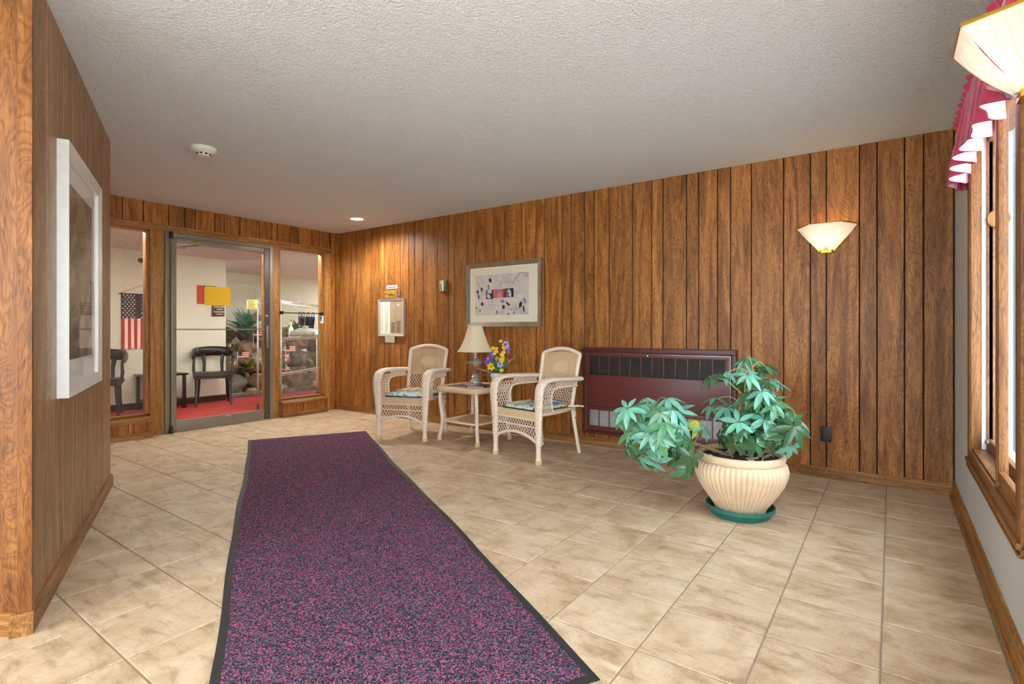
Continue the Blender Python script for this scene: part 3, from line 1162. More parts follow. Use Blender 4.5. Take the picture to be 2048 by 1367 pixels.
captain_chair('black leather captain chair seen whole through the glass door', (-8.17, 3.78, 0), R(66))
captain_chair('black leather captain chair half hidden by the oblique wall below the flag', (-8.2, 2.40, 0), R(66))
t = thing('end_table', 'small black end table between the two captain chairs', 'table', (-8.27, 3.13, 0), 0)
M().bbox(-.20, .20, -.27, .27, .465, .492, .006).build('table_top', EBONY, t)
M().bbox(-.17, .17, -.23, .23, .12, .14, .004).build('shelf', EBONY, t)
for sx in (-1, 1):
    for sy in (-1, 1):
        M().bbox(sx * .165 - .02, sx * .165 + .02, sy * .225 - .02, sy * .225 + .02, 0, .465, .004).build('leg', EBONY, t)

# ---- rock garden
ROCKS = []
for nm, dk, md, lt in (('brown basalt', srgb(62, 48, 38), srgb(112, 92, 74), srgb(160, 140, 118)),
                       ('tan rock', srgb(96, 74, 56), srgb(158, 130, 104), srgb(206, 182, 156)),
                       ('grey rock', srgb(54, 52, 48), srgb(104, 100, 92), srgb(150, 146, 136))):
    t = NT(nm)
    v = t.coords((1, 1, 1))
    a = t.noise(v, 6, 9, .7, 1.0)
    t.color(t.ramp(a.outputs[0], [(.3, dk), (.5, md), (.72, lt)]))
    t.b.inputs['Roughness'].default_value = .9
    t.bump(a.outputs[0], .9, .03)
    ROCKS.append(t.m)


def rock_mesh(rx, ry, rz, seed):
    bm = bmesh.new()
    bmesh.ops.create_icosphere(bm, subdivisions=3, radius=1)
    for p in bm.verts:
        q = p.co.copy()
        d = noise.noise(q * 1.3 + Vector((seed * 3.1, seed, 0))) * .35 + noise.noise(q * 3 + Vector((seed, 7, 2))) * .14
        s = max(abs(q.x), abs(q.y), abs(q.z))
        q = q * (1 + d) * (.55 + .45 / s * .75)
        p.co = Vector((q.x * rx, q.y * ry, q.z * rz))
    m = M().bm(bm)
    return m


RK = [(-8.98, 4.42, .17, .24, .24, .18, 2, 'large grey boulder at the carpet edge by the white wall corner'), (-8.95, 4.97, .18, .26, .27, .20, 0, 'large brown boulder at the carpet edge in front of the white door'),
      (-8.93, 5.56, .19, .30, .29, .22, 0, 'broad brown boulder at the carpet edge seen through the wired sidelight'), (-8.98, 6.14, .16, .26, .26, .18, 1, 'tan boulder at the carpet edge behind the rack end post'),
      (-9.22, 4.50, .46, .24, .25, .16, 0, 'brown boulder one course up by the white wall corner'), (-9.2, 4.98, .50, .24, .22, .16, 1, 'tan boulder one course up in front of the white door'),
      (-9.15, 5.40, .57, .22, .20, .14, 0, 'small brown boulder one course up beside the broad one'), (-9.2, 5.82, .55, .24, .22, .17, 2, 'grey boulder one course up below the towel shelf'), (-9.25, 6.28, .52, .24, .22, .19, 0, 'brown boulder one course up behind the rack end post'),
      (-9.5, 4.48, .76, .22, .24, .15, 2, 'grey boulder high up by the white wall corner'), (-9.45, 4.95, .78, .22, .21, .13, 1, 'flat tan boulder high up in front of the white door'), (-9.42, 5.42, .83, .22, .24, .13, 1, 'flat tan boulder high up above the small brown one'),
      (-9.45, 5.92, .85, .24, .24, .16, 0, 'brown boulder high up below the paper notice'), (-9.5, 6.42, .82, .24, .24, .18, 2, 'grey boulder high up past the paper notice'),
      (-9.85, 4.65, .98, .24, .28, .18, 0, 'brown boulder on top of the pile beside the white door'), (-9.85, 5.25, 1.0, .24, .28, .16, 2, 'grey boulder on top of the pile under the white door casing'), (-9.85, 5.85, 1.02, .24, .26, .15, 1, 'tan boulder on top of the pile under the paper notice'),
      (-8.84, 5.88, .08, .12, .13, .08, 1, 'small tan stone at the carpet edge near the rack end post'), (-8.82, 5.24, .07, .09, .10, .07, 1, 'small tan stone between the two large brown boulders'), (-8.82, 4.70, .06, .09, .09, .06, 1, 'small tan stone beside the large grey boulder'),
      (-9.78, 4.72, .25, .28, .38, .30, 2, 'big grey boulder buried under the pile beside the white door'), (-9.78, 5.55, .25, .28, .38, .30, 0, 'big brown boulder buried under the middle of the pile'), (-9.78, 6.35, .23, .28, .36, .28, 2, 'big grey boulder buried under the end of the pile')]
ROCKOBJ = []
for i, (x, y, z, rx, ry, rz, k, lab) in enumerate(RK):
    z = max(z, rz * .80)
    m = rock_mesh(rx, ry, rz, i + 1)
    o = m.build('boulder', ROCKS[k], None, (x, y, z), random.uniform(-.3, .3), angle=60)
    ROCKOBJ.append(o)
    tag(o, lab, 'rock', 'boulders of the rock garden')


def on_rocks(y, z, x_default, off=.012):
    """x of the first rock surface met when coming from the door side at this y, z"""
    bpy.context.view_layer.update()
    best = None
    for o in ROCKOBJ:
        mi_ = o.matrix_world.inverted()
        a_ = mi_ @ Vector((-7.0, y, z))
        d_ = (mi_.to_3x3() @ Vector((-1, 0, 0))).normalized()
        hit, p, nn_, idx = o.ray_cast(a_, d_)
        if hit:
            wx = (o.matrix_world @ p).x
            if best is None or wx > best:
                best = wx
    return (best + off) if best is not None else x_default


cb = M().bbox(-8.74, -8.62, 4.16, 8.5, 0, .07, .015)
tag(recenter(cb, (-8.68, 6.3, 0)).build('stone_kerb', ROCKS[2], None, (-8.68, 6.3, 0)), 'low grey stone kerb between carpet and rocks', 'kerb')

LEAFG = []
for nm, c in (('leaf mid green', srgb(92, 132, 70)), ('leaf blue green', srgb(96, 150, 120)), ('leaf olive', srgb(132, 140, 70))):
    LEAFG.append(plain(nm, c, .4, var=.3, nscale=12))


def leaf_blade(m, base, tip, wd, nrm=(0, 0, 1), bend=.15, seg=5):
    b, t_ = Vector(base), Vector(tip)
    d = t_ - b
    side = d.cross(Vector(nrm))
    if side.length < 1e-6:
        side = d.orthogonal()
    side.normalize()
    up = side.cross(d).normalized()
    vs, fs = [], []
    for i in range(seg + 1):
        u = i / seg
        p = b + d * u + up * (-bend * d.length * u * u)
        ww = wd * math.sin(PI * (.06 + .94 * u) ** .8) * .5 + .0005
        vs += [p - side * ww, p - up * ww * .25, p + side * ww]
    for i in range(seg):
        a = i * 3
        fs += [(a, a + 1, a + 4, a + 3), (a + 1, a + 2, a + 5, a + 4)]
    m.add(vs, fs)


def bush(name, label, loc, n, L, wd, mat, spread=1.0, group='plants of the rock garden'):
    m = M()
    rr = random.Random(int(loc[1] * 1000))
    for k in range(n):
        a = rr.uniform(0, 2 * PI)
        el = rr.uniform(.15, 1.35)
        l_ = L * rr.uniform(.6, 1.1)
        b = Vector((rr.uniform(-.06, .06), rr.uniform(-.06, .06), rr.uniform(0, L * .35)))
        tip = b + Vector((math.cos(a) * math.cos(el) * spread, math.sin(a) * math.cos(el) * spread, math.sin(el))) * l_
        leaf_blade(m, b, tip, wd, bend=.25)
    t = thing(name, label, 'plant', loc, 0, group)
    stuff(m.build('foliage', mat, t))
    M().tube([(0, 0, -.06), (0, 0, L * .4)], .012, 6).build('stem', DKW, t)
    return t


bush('leafy_plant', 'blue green bushy plant on top of the rocks by the white door', (-9.25, 4.85, 1.02), 130, .42, .06, LEAFG[1])
bush('leafy_plant', 'tall blue green plant beside the white wall corner', (-9.45, 4.42, .92), 80, .34, .05, LEAFG[1])
bush('leafy_plant', 'drooping strap leaved plant at the wall corner', (-9.1, 4.4, .66), 36, .24, .03, LEAFG[0])
bush('leafy_plant', 'olive ivy clump low among the brown boulders', (-8.95, 4.72, .42), 45, .2, .07, LEAFG[2])
bush('leafy_plant', 'pale leafed plant spilling over the kerb', (-8.85, 5.0, .26), 40, .22, .06, LEAFG[2])
bush('leafy_plant', 'green fern on the shelf high between the rocks', (-9.3, 5.35, .98), 60, .2, .04, LEAFG[0])
bush('leafy_plant', 'leafy shrub behind the steel rack post', (-9.1, 6.3, .74), 110, .34, .07, LEAFG[0])
bush('leafy_plant', 'low green plant between the lower boulders', (-8.9, 5.82, .38), 40, .18, .06, LEAFG[2])
bush('leafy_plant', 'green plant over the highest boulders', (-9.4, 5.9, 1.02), 70, .26, .06, LEAFG[0])


def small_flag(label, loc, rotz, s=1.0):
    t = thing('hand_flag', label, 'flag', loc, rotz, 'small flags in the rock garden')
    M().tube([(0, 0, 0), (0, 0, .26 * s)], .004, 6).build('stick', WHITEP, t)
    for i in range(7):
        m = M()
        z = .14 * s + i * .016 * s
        m.patch(lambda u, v: (.18 * s * u, .010 * math.sin(u * 6), z + .016 * s * v), 6, 1)
        m.build('stripe', RED if i % 2 == 0 else CLOTHW, t)
    m = M()
    m.patch(lambda u, v: (.075 * s * u, .010 * math.sin(u * 6 * .42) + .002, .188 * s + .064 * s * v), 4, 1)
    m.patch(lambda u, v: (.075 * s * u, .010 * math.sin(u * 6 * .42) - .002, .188 * s + .064 * s * v), 4, 1)
    m.build('canton', NAVY, t)
    return t


small_flag('small stars and stripes flag planted over the olive ivy', (on_rocks(4.55, .5, -9) , 4.55, .48), R(75))
small_flag('small stars and stripes flag on the plant by the white door', (on_rocks(4.95, .80, -9.2), 4.95, .80), R(60), 1.3)
small_flag('small stars and stripes flag low by the kerb', (on_rocks(5.02, .2, -8.7), 5.02, .18), R(80))
small_flag('small stars and stripes flag beside the oak lock post', (on_rocks(5.40, .58, -8.9), 5.40, .56), R(80))
PINKF = plain('pink petals', srgb(226, 84, 132), .6)
for (loc, lab, mt) in (((-8.66, 4.52, .52), 'red and white rosette fixed to the rocks', RED), ((-8.9, 5.42, .60), 'pink rosette on the tan boulder', PINKF),
                       ((-8.62, 4.98, .56), 'bright pink flower near the rack post', PINKF), ((-9.0, 4.55, .80), 'red and white bow above the rosette', RED)):
    loc = (on_rocks(loc[1], loc[2], loc[0], .004), loc[1], loc[2])
    t = thing('rosette', lab, 'flower', loc, 0)
    for k in range(7):
        a = 2 * PI * k / 7
        m = M()
        leaf_blade(m, (0, .012 * math.cos(a), .012 * math.sin(a)), (.012, .075 * math.cos(a), .075 * math.sin(a)), .055, (1, 0, 0), .1)
        m.build('petal', mt if k % 2 == 0 else CLOTHW, t)
    M().sphere((.008, 0, 0), .02, 10, 6).build('centre', CLOTHW if mt is RED else YEL, t)

# ---- steel rack behind the right sidelight
RA, RB = Vector((-7.0, 3.82)), Vector((-8.10, 5.47))
rd = (RB - RA).normalized()
rn_ = Vector((-rd.y, rd.x))
if rn_.x < 0:
    rn_ = -rn_
rlen = (RB - RA).length
rk = thing('wire_rack', 'chromed wire shelving rack in front of the rock garden', 'rack', (RA.x, RA.y, 0), math.atan2(rd.y, rd.x))
sg = 1 if Vector((-rd.y, rd.x)).dot(rn_) > 0 else -1
DEPTH = .32
for x in (0, rlen):
    for y in (0, DEPTH * sg):
        m = M().tube([(x, y, .03), (x, y, 1.52)], .0125, 10)
        for z in (.4, .75, 1.1):
            m.lathe([(.0135, z), (.0135, z + .01)], 10, c=(x, y, 0))
        m.build('post', CHROME, rk)
        M().lathe([(.024, 0), (.026, .012), (.016, .03), (.013, .09)], 12, c=(x, y, 0)).build('foot', BLACK, rk)
for z in (.50, .985, 1.49):
    m = M()
    for y in (0, DEPTH * sg):
        m.tube([(0, y, z), (rlen, y, z)], .005, 6)
        m.tube([(0, y, z - .025), (rlen, y, z - .025)], .004, 6)
        k = 0
        zz = []
        while k * .05 <= rlen:
            zz.append((min(k * .05, rlen), y, z - .025 * (k % 2)))
            k += 1
        m.tube(zz, .003, 4)
    for k in range(int(rlen / .1) + 1):
        m.tube([(k * .1, 0, z), (k * .1, DEPTH * sg, z)], .003, 4)
    m.build('wire_shelf', CHROME, rk)
M().box(0.02, rlen - .02, min(0, DEPTH * sg) + .01, max(0, DEPTH * sg) - .01, .505, .511).build('shelf_liner', glass_mat('clear shelf liner', (.8, .86, .86), .2), rk, smooth=False)


def onrack(s, d, z):
    p = RA + rd * s + rn_ * d
    return (p.x, p.y, z)


BAG = plain('grey folded bag', srgb(140, 140, 132), .8, var=.2, nscale=8)
TOW = plain('pale blue towel', srgb(176, 204, 206), .9, var=.1)


def lump(label, name, loc, sx, sy, sz, mt, rotz, cat):
    bm = bmesh.new()
    bmesh.ops.create_icosphere(bm, subdivisions=3, radius=1)
    for p in bm.verts:
        d = 1 + .16 * noise.noise(p.co * 2 + Vector((sx * 9, sy, 3)))
        z = max(p.co.z, -.45)
        p.co = Vector((p.co.x * sx * d, p.co.y * sy * d, (z + .45) * sz * d))
    return tag(M().bm(bm).build(name, mt, None, loc, rotz), label, cat)


ang = math.atan2(rd.y, rd.x)
lump('grey slumped cloth bag lying on the middle rack shelf', 'cloth_bag', onrack(1.05, .16, .995), .36, .13, .09, BAG, ang, 'bag')
lump('pale blue folded towel beside the grey bag', 'folded_towel', onrack(1.68, .16, .995), .24, .13, .075, TOW, ang, 'towel')
t = thing('spray_bottle', 'white pump bottle standing on the middle rack shelf', 'bottle', onrack(.93, .03, .99))
M().lathe([(.001, 0), (.034, 0), (.036, .02), (.036, .13), (.02, .155), (.013, .165), (.013, .18)], 18).build('body', WHITEP, t)
M().lathe([(.014, .18), (.016, .19), (.016, .215), (.01, .22), (.01, .24)], 14).build('pump', WHITEP, t)
t = thing('hanging_card', 'yellow printed card fixed to the rack post top', 'card', onrack(-.06, -.05, 1.38), R(36))
M().box(-.07, .07, -.002, .002, 0, .125).build('card', plain('pale yellow card', srgb(222, 206, 130), .7), t, smooth=False)
m = M()
for k in range(6):
    m.box(-.055, random.uniform(.02, .055), -.0032, -.002, .012 + k * .018, .02 + k * .018)
stuff(m.build('lettering', plain('olive lettering', srgb(120, 112, 50), .8), t, smooth=False))
t = thing('tag_box', 'dark grey tag holder clipped to the rack post', 'tag holder', onrack(.02, -.03, 1.22), R(36))
M().bbox(-.065, .065, -.012, .008, 0, .085, .004).build('body', plain('dark grey card', srgb(84, 78, 70), .7), t)

# ---- bar with lockboxes on the right sidelight
BX = XF + .045
t = thing('lockbox_bar', 'black rail fixed across the wired sidelight by the corner', 'rail', (BX, 4.0, 1.316))
M().tube([(0, -.305, 0), (0, .29, 0)], .007, 8).build('rod', BLACK, t)
for y in (-.29, .285):
    M().bbox(-.04, .012, y - .015, y + .015, -.02, .02, .003).build('bracket', BLACK, t)
for (y, col, hh, tl, lab) in ((3.955, srgb(96, 96, 92), .095, -6, 'grey key lockbox hanging at the free end of the rail'),
                              (4.01, srgb(74, 88, 108), .115, 8, 'slate blue key lockbox next to the grey one'),
                              (4.075, srgb(46, 44, 46), .115, 6, 'black key lockbox between two blue ones'),
                              (4.15, srgb(44, 74, 120), .15, 9, 'large blue key lockbox nearest the corner post')):
    t = thing('key_lockbox', lab, 'lockbox', (BX, y, 1.323), 0)
    t.rotation_euler = (R(-tl), 0, 0)
    wv_ = .024 if hh < .14 else .03
    pth = [(0, -.014, -.055), (0, -.015, -.012), (0, -.008, .005), (0, .008, .005), (0, .015, -.012), (0, .014, -.055)]
    M().tube(smoothpath(pth, 4), .0045, 6).build('shackle', BLACK, t)
    M().bbox(-.016, .016, -wv_, wv_, -.05 - hh, -.05, .006).build('body', plain('lockbox %d' % int(y * 1000), col, .35, .3), t)
    M().bbox(.016, .018, -wv_ + .006, wv_ - .006, -.05 - hh * .8, -.05 - hh * .2, .001).build('face', BLACK, t)
    M().bbox(-.017, .017, -wv_ - .001, wv_ + .001, -.054 - hh, -.044 - hh, .002).build('bumper', BLACK, t)
t = thing('door_tag', 'small white and blue card stuck on the jamb below the rail', 'card', (XF + .0055, 4.305, 1.19))
M().box(0, .002, -.028, .028, 0, .10).build('card', plain('card white', srgb(226, 226, 206), .6), t, smooth=False)
M().box(.002, .0026, -.026, -.004, .02, .085).build('print', plain('card blue', srgb(44, 120, 150), .6), t, smooth=False)

# ================================================================== carpet runner
RDIR = Vector((3.90, -2.207)).normalized()
RANG = math.atan2(RDIR.y, RDIR.x)
rg = thing('carpet_runner', 'long maroon flecked carpet runner with black rubber border', 'rug', (-4.916, 3.233, 0), RANG)
RL, RW = 4.48, 1.126
# local x along the runner, y across; the long edges ripple very slightly
def ripple(x, s):
    return .006 * math.sin(x * 2.3 + s) + .003 * math.sin(x * 6.1 + 2 * s)


m = M()
n = 90
top, bot = [], []
for side in (1, -1):
    for i in range(n + 1):
        x = RL * i / n
        top.append((x, side * (RW / 2) + ripple(x, side), .004))
vs = top
fs = [(i, i + 1, n + 1 + i + 1, n + 1 + i) for i in range(n)]
fs = [tuple(reversed(q)) for q in fs]
m.add(vs, fs)
vs2 = [(x, y, 0.0005) for x, y, z in vs]
m.add(vs + vs2, [(i, i + 1, 2 * n + 2 + i + 1, 2 * n + 2 + i) for i in range(n)] + [(n + 1 + i, n + 2 + i, 3 * n + 4 + i, 3 * n + 3 + i) for i in range(n)] + [(0, n + 1, 3 * n + 3, 2 * n + 2), (n, 2 * n + 1, 4 * n + 3, 3 * n + 2)])
m.build('rubber_border', RUBBER, rg, smooth=False)
m = M()
bw = .03


def pile(u, v):
    x = bw + (RL - 2 * bw) * u
    s = v * 2 - 1
    edge = min(1, 12 * min(u * 4, (1 - u) * 4, v, 1 - v))
    return (x, s * (RW / 2 - bw) + ripple(x, 1 if s > 0 else -1), .0045 + .006 * edge)


m.patch(pile, 90, 24)
m.build('pile', RUG, rg)

# ================================================================== wicker armchairs
LAT_T = .0030


def lattice(m, fn, nu, nv, du, r=LAT_T, samples=6):
    """criss-cross canes on patch fn(u,v); nu columns over nv rows of diamonds"""
    for sgn in (1, -1):
        k = -nv
        while k <= nu + nv:
            pts = []
            for i in range(samples * 2 + 1):
                v = i / (samples * 2)
                u = (k + sgn * v * nv) / nu
                if -.001 <= u <= 1.001:
                    pts.append(Vector(fn(min(max(u, 0), 1), v)))
            if len(pts) > 1:
                m.tube(pts, r, 4, caps=False)
            k += 1
    return m


def rods(m, fn, n, r, samples=3):
    for i in range(n):
        u = (i + .5) / n
        m.tube([Vector(fn(u, j / samples)) for j in range(samples + 1)], r, 5, caps=False)
    return m


def make_chair(label, loc, rotz):
    t = thing('wicker_armchair', label, 'armchair', loc, rotz, 'wicker armchairs')
    for s in (-1, 1):
        # bare lower leg with a flared foot
        leg = M().tube([(s * .262, -.283, .0), (s * .262, -.283, .035), (s * .262, -.283, .05), (s * .262, -.283, .19)], [.027, .027, .021, .022], 14)
        leg = leg.build('leg', WICKER, t)
        M().lathe([(.029, 0), (.029, .03), (.024, .036)], 14, c=(s * .262, -.283, 0)).build('foot_wrap', WICKERD, leg)
        # wrapped front post sweeping back into the armrest
        pth = smoothpath([(s * .262, -.283, .15), (s * .266, -.286, .30), (s * .272, -.292, .44), (s * .277, -.294, .56), (s * .277, -.272, .635),
                          (s * .275, -.215, .672), (s * .270, -.12, .682), (s * .264, .03, .677), (s * .258, .19, .670), (s * .254, .285, .664)], 14)
        pth = resample(pth, .0045)
        nn = len(pth)

        def halfw(i):
            u = i / (nn - 1)
            w_ = .027 + .022 * min(1, u / .45) - .010 * max(0, (u - .5) / .5)
            if u > .97:
                w_ *= math.sqrt(max(.05, 1 - ((u - .97) / .03) ** 2))
            return w_ * (1 + .08 * math.sin(i * .0045 / .0165 * 2 * PI))

        def halft(i):
            u = i / (nn - 1)
            w_ = .023 - .004 * min(1, u / .5)
            if u > .97:
                w_ *= math.sqrt(max(.05, 1 - ((u - .97) / .03) ** 2))
            return w_ * (1 + .14 * math.sin(i * .0045 / .0165 * 2 * PI))
        M().tube(pth, halft, 12, lat=(1, 0, 0), flat=halfw).build('armrest', WICKER, t, angle=80)
        # inner rail of the side opening
        inner = smoothpath([(s * .25, -.10, .415), (s * .252, -.115, .50), (s * .254, -.105, .565), (s * .254, -.06, .60), (s * .25, .05, .606), (s * .243, .235, .606)], 8)
        M().tube(inner, .0085, 8).build('side_rail', WICKER, t)
        m = M()

        def side1(u, v, s=s):
            z = .415 + .23 * v
            yi = -.105 - .012 * math.sin(PI * min(v / .7, 1)) + (.05 * max(0, (v - .62) / .38))
            return (s * (.262 - .008 * u), -.272 + (yi + .272) * u, z)
        lattice(m, side1, 6, 4, 0)

        def side2(u, v, s=s):
            return (s * (.256 - .008 * u), -.07 + .30 * u, .608 + .055 * v)
        lattice(m, side2, 15, 2, 0)
        stuff(m.build('side_lattice', WICKER, t))
        # rear leg
        M().tube([(s * .207, .205, .43), (s * .214, .235, .25), (s * .226, .285, 0)], [.017, .017, .0155], 10).build('leg', WICKER, t)
        M().tube([(s * .25, -.27, .395), (s * .235, -.02, .392), (s * .21, .205, .40)], .014, 8).build('seat_rail', WICKER, t)
    # front apron
    arch = lambda x: .178 + .060 * (1 - (x / .24) ** 2)
    m = M()
    lattice(m, lambda u, v: (-.24 + .48 * u, -.288, arch(-.24 + .48 * u) + (.352 - arch(-.24 + .48 * u)) * v), 15, 3, 0)
    stuff(m.build('apron_lattice', WICKER, t))
    m = M()
    rods(m, lambda u, v: (-.245 + .49 * u, -.288, .352 + .068 * v), 44, .0058, 2)
    stuff(m.build('apron_weave', WICKERD, t))
    M().tube([(-.245 + .49 * i / 16, -.288, arch(-.245 + .49 * i / 16) - .004) for i in range(17)], .012, 8).build('apron_arch', WICKER, t)
    for z in (.352, .295):
        M().tube([(-.245, -.29, z), (.245, -.29, z)], .006, 6).build('apron_rail', WICKER, t)
    M().bbox(-.245, .245, -.285, .215, .395, .418, .008).build('seat', WICKERD, t)
    # backrest
    fr = smoothpath([(-.203, .205, .40), (-.212, .238, .60), (-.220, .285, .82), (-.222, .298, .868), (-.20, .304, .888), (-.10, .312, .917), (0, .315, .926),
                     (.10, .312, .917), (.20, .304, .888), (.222, .298, .868), (.220, .285, .82), (.212, .238, .60), (.203, .205, .40)], 7)
    M().tube(fr, .0185, 10).build('back_frame', WICKER, t)

    def bk(u, z):
        hw = .198 + .014 * (z - .42) / .45
        x = -hw + 2 * hw * u
        y = .205 + .075 * (z - .42) / .40 + .035 * max(0, (z - .42) / .45) ** 2 * .3 + .02 * (1 - (x / .21) ** 2)
        return (x, y, z)
    topz = lambda u: .90 - .035 * (2 * u - 1) ** 2
    m = M()
    lattice(m, lambda u, v: bk(u, .43 + .19 * v), 13, 4, 0)
    stuff(m.build('back_lattice', WICKER, t))
    M().tube([bk(i / 10, .622) for i in range(11)], .007, 6).build('back_rail', WICKERD, t)
    m = M()
    N = 27
    for i in range(N):
        u = (i + .5) / N
        d = (2 * u - 1) / .42
        if abs(d) < 1:
            hh = .052 * math.sqrt(1 - d * d)
            segs = ((.622, .755 - hh), (.755 + hh, topz(u)))
        else:
            segs = ((.622, topz(u)),)
        for a, b in segs:
            m.tube([Vector(bk(u, a + (b - a) * j / 4)) for j in range(5)], .0064, 5, caps=False)
    stuff(m.build('back_weave', WICKERD, t))
    m = M()
    for sgn in (1, -1):
        for k in range(-14, 15):
            pts = []
            for i in range(13):
                z = .755 - .058 + .116 * i / 12
                u = .5 + k * .022 + sgn * (z - .755) * 1.1
                if ((2 * u - 1) / .44) ** 2 + ((z - .755) / .058) ** 2 <= 1.02:
                    pts.append(Vector(bk(u, z)))
            if len(pts) > 1:
                m.tube(pts, .0045, 4, caps=False)
    stuff(m.build('back_oval', WICKERD, t))
    return t


def make_cushion(label, loc, rotz, mt):
    t = thing('seat_cushion', label, 'cushion', loc, rotz, 'floral seat cushions')
    pts = rounded_rect(.46, .45, .09, 6)
    m = M()
    ring = []
    for k, (s, z) in enumerate(((.0, 0), (.94, 0), (1.0, .014), (.97, .030), (.80, .040), (.4, .044), (.0, .045))):
        ring.append([(x * s, y * s, z) for x, y in pts])
    n = len(pts)
    for r_ in ring:
        o = len(m.v)
        m.v.extend(r_)
    for i in range(len(ring) - 1):
        for k in range(n):
            k2 = (k + 1) % n
            m.f.append((i * n + k, i * n + k2, (i + 1) * n + k2, (i + 1) * n + k))
    m.build('pad', mt, t)
    M().tube([(x * 1.0, y * 1.0, .010) for x, y in pts], .0055, 6, closed=True).build('piping', plain('dark green piping %s' % label[:4], srgb(46, 58, 46), .8), t)
    for s in (-1, 1):
        m = M().tube(smoothpath([(s * .20, .19, .012), (s * .225, .235, .004), (s * .24, .262, -.05), (s * .235, .27, -.13)], 5), .002, 6, lat=(1, 0, 0), flat=.008)
        m.build('tie', mt, t)
        m = M().tube(smoothpath([(s * .20, .19, .012), (s * .25, .225, .012), (s * .30, .25, .016), (s * .335, .262, .012)], 5), .002, 6, lat=(0, 0, 1), flat=.008)
        m.build('tie', mt, t)
    return t


def local(loc, rz, x, y, z):
    c, s = math.cos(rz), math.sin(rz)
    return (loc[0] + c * x - s * y, loc[1] + s * x + c * y, z)


CUSH2 = floral('blue floral cushion cotton', srgb(196, 214, 214), [srgb(110, 140, 112), srgb(60, 84, 160), srgb(236, 232, 214), srgb(90, 110, 80)])
ch1, rz1 = (-4.083, 3.935, 0), R(17.0)
ch2, rz2 = (-2.552, 3.965, 0), R(-10.7)
make_chair('whitewashed wicker armchair below the wall directory', ch1, rz1)
make_chair('whitewashed wicker armchair beside the maroon heater', ch2, rz2)
make_cushion('pale blue floral cushion on the chair below the directory', local(ch1, rz1, 0, -.05, .4185), rz1, CUSH2)
make_cushion('green floral cushion on the chair beside the heater', local(ch2, rz2, 0, -.05, .4185), rz2, CUSHION)
NEWS = plain('folded newspaper', srgb(206, 178, 152), .85, var=.12, nscale=30)
t = thing('newspaper', 'folded tan newspaper lying on the pale blue cushion', 'newspaper', local(ch1, rz1, -.03, .02, .4645), rz1 + R(8))
M().bbox(-.15, .15, -.12, .12, 0, .012, .003).build('pages', NEWS, t)
for k in range(6):
    M().box(-.13 + k * .045, -.13 + k * .045 + .02, -.11, .11, .012, .0125).build('column', PAPER if k % 2 else plain('brown column %d' % k, srgb(160, 118, 84), .85), t, smooth=False)
t = thing('paper_bag', 'crumpled pale blue paper bag lying on the green floral cushion', 'paper bag', local(ch2, rz2, .06, .03, .4645), rz2 - R(12))
bm = bmesh.new()
bmesh.ops.create_grid(bm, x_segments=12, y_segments=10, size=.5)
for p in bm.verts:
    p.co = Vector((p.co.x * .27, p.co.y * .19, .006 + .010 * abs(noise.noise(p.co * 9)) + .006 * noise.noise(p.co * 4)))
    p.co.z = max(p.co.z, .001)
bmesh.ops.solidify(bm, geom=list(bm.faces), thickness=.001)
M().bm(bm).build('sheet', plain('pale blue paper', srgb(188, 204, 210), .7, var=.08), t)
M().tube([(-.13, -.085, .008), (-.10, .02, .013), (-.02, .075, .013), (.12, .085, .010)], .004, 6).build('edge_print', plain('violet edge', srgb(78, 64, 118), .7), t)

# ================================================================== wicker side table
tb = thing('side_table', 'square wicker side table with glass top between the two armchairs', 'table', (-3.408, 4.098, 0), R(-3.8))
rim = rounded_rect(.545, .545, .07, 8)
pp = resample([(x, y, .518) for x, y in rim] + [(rim[0][0], rim[0][1], .518)], .0042)[:-1]
M().tube(pp, lambda i: .021 * (1 + .10 * math.sin(i * .0042 / .0168 * 2 * PI)), 10, closed=True, lat=(0, 0, 1), flat=lambda i: .029 * (1 + .05 * math.sin(i * .0042 / .0168 * 2 * PI))).build('rim', WICKERD, tb, angle=80)
m = M().prism(rounded_rect(.52, .52, .05, 6), .527, .536)
m.build('glass_top', plain('dark tinted glass', (.035, .04, .045), .06), tb, smooth=False)
m = M().prism(rounded_rect(.50, .50, .05, 6), .515, .526)
m.build('top_weave', WICKERD, tb, smooth=False)
for sx in (-1, 1):
    for sy in (-1, 1):
        o = M().tube(smoothpath([(sx * .262, sy * .235, 0), (sx * .258, sy * .232, .05), (sx * .240, sy * .220, .16), (sx * .236, sy * .218, .22), (sx * .250, sy * .235, .38), (sx * .245, sy * .238, .50)], 5), .018, 12)
        o = o.build('leg', WICKER, tb)
        M().lathe([(.026, 0), (.026, .03), (.020, .045)], 14, c=(sx * .262, sy * .235, 0)).build('foot_wrap', WICKERD, o)
m = M().prism(rounded_rect(.46, .44, .04, 5), .190, .205)
m.build('lower_shelf', WICKERD, tb, smooth=False)
ps = [(x, y, .197) for x, y in rounded_rect(.47, .45, .045, 6)]
M().tube(ps, .012, 8, closed=True).build('shelf_edge', WICKER, tb)
TT = .536

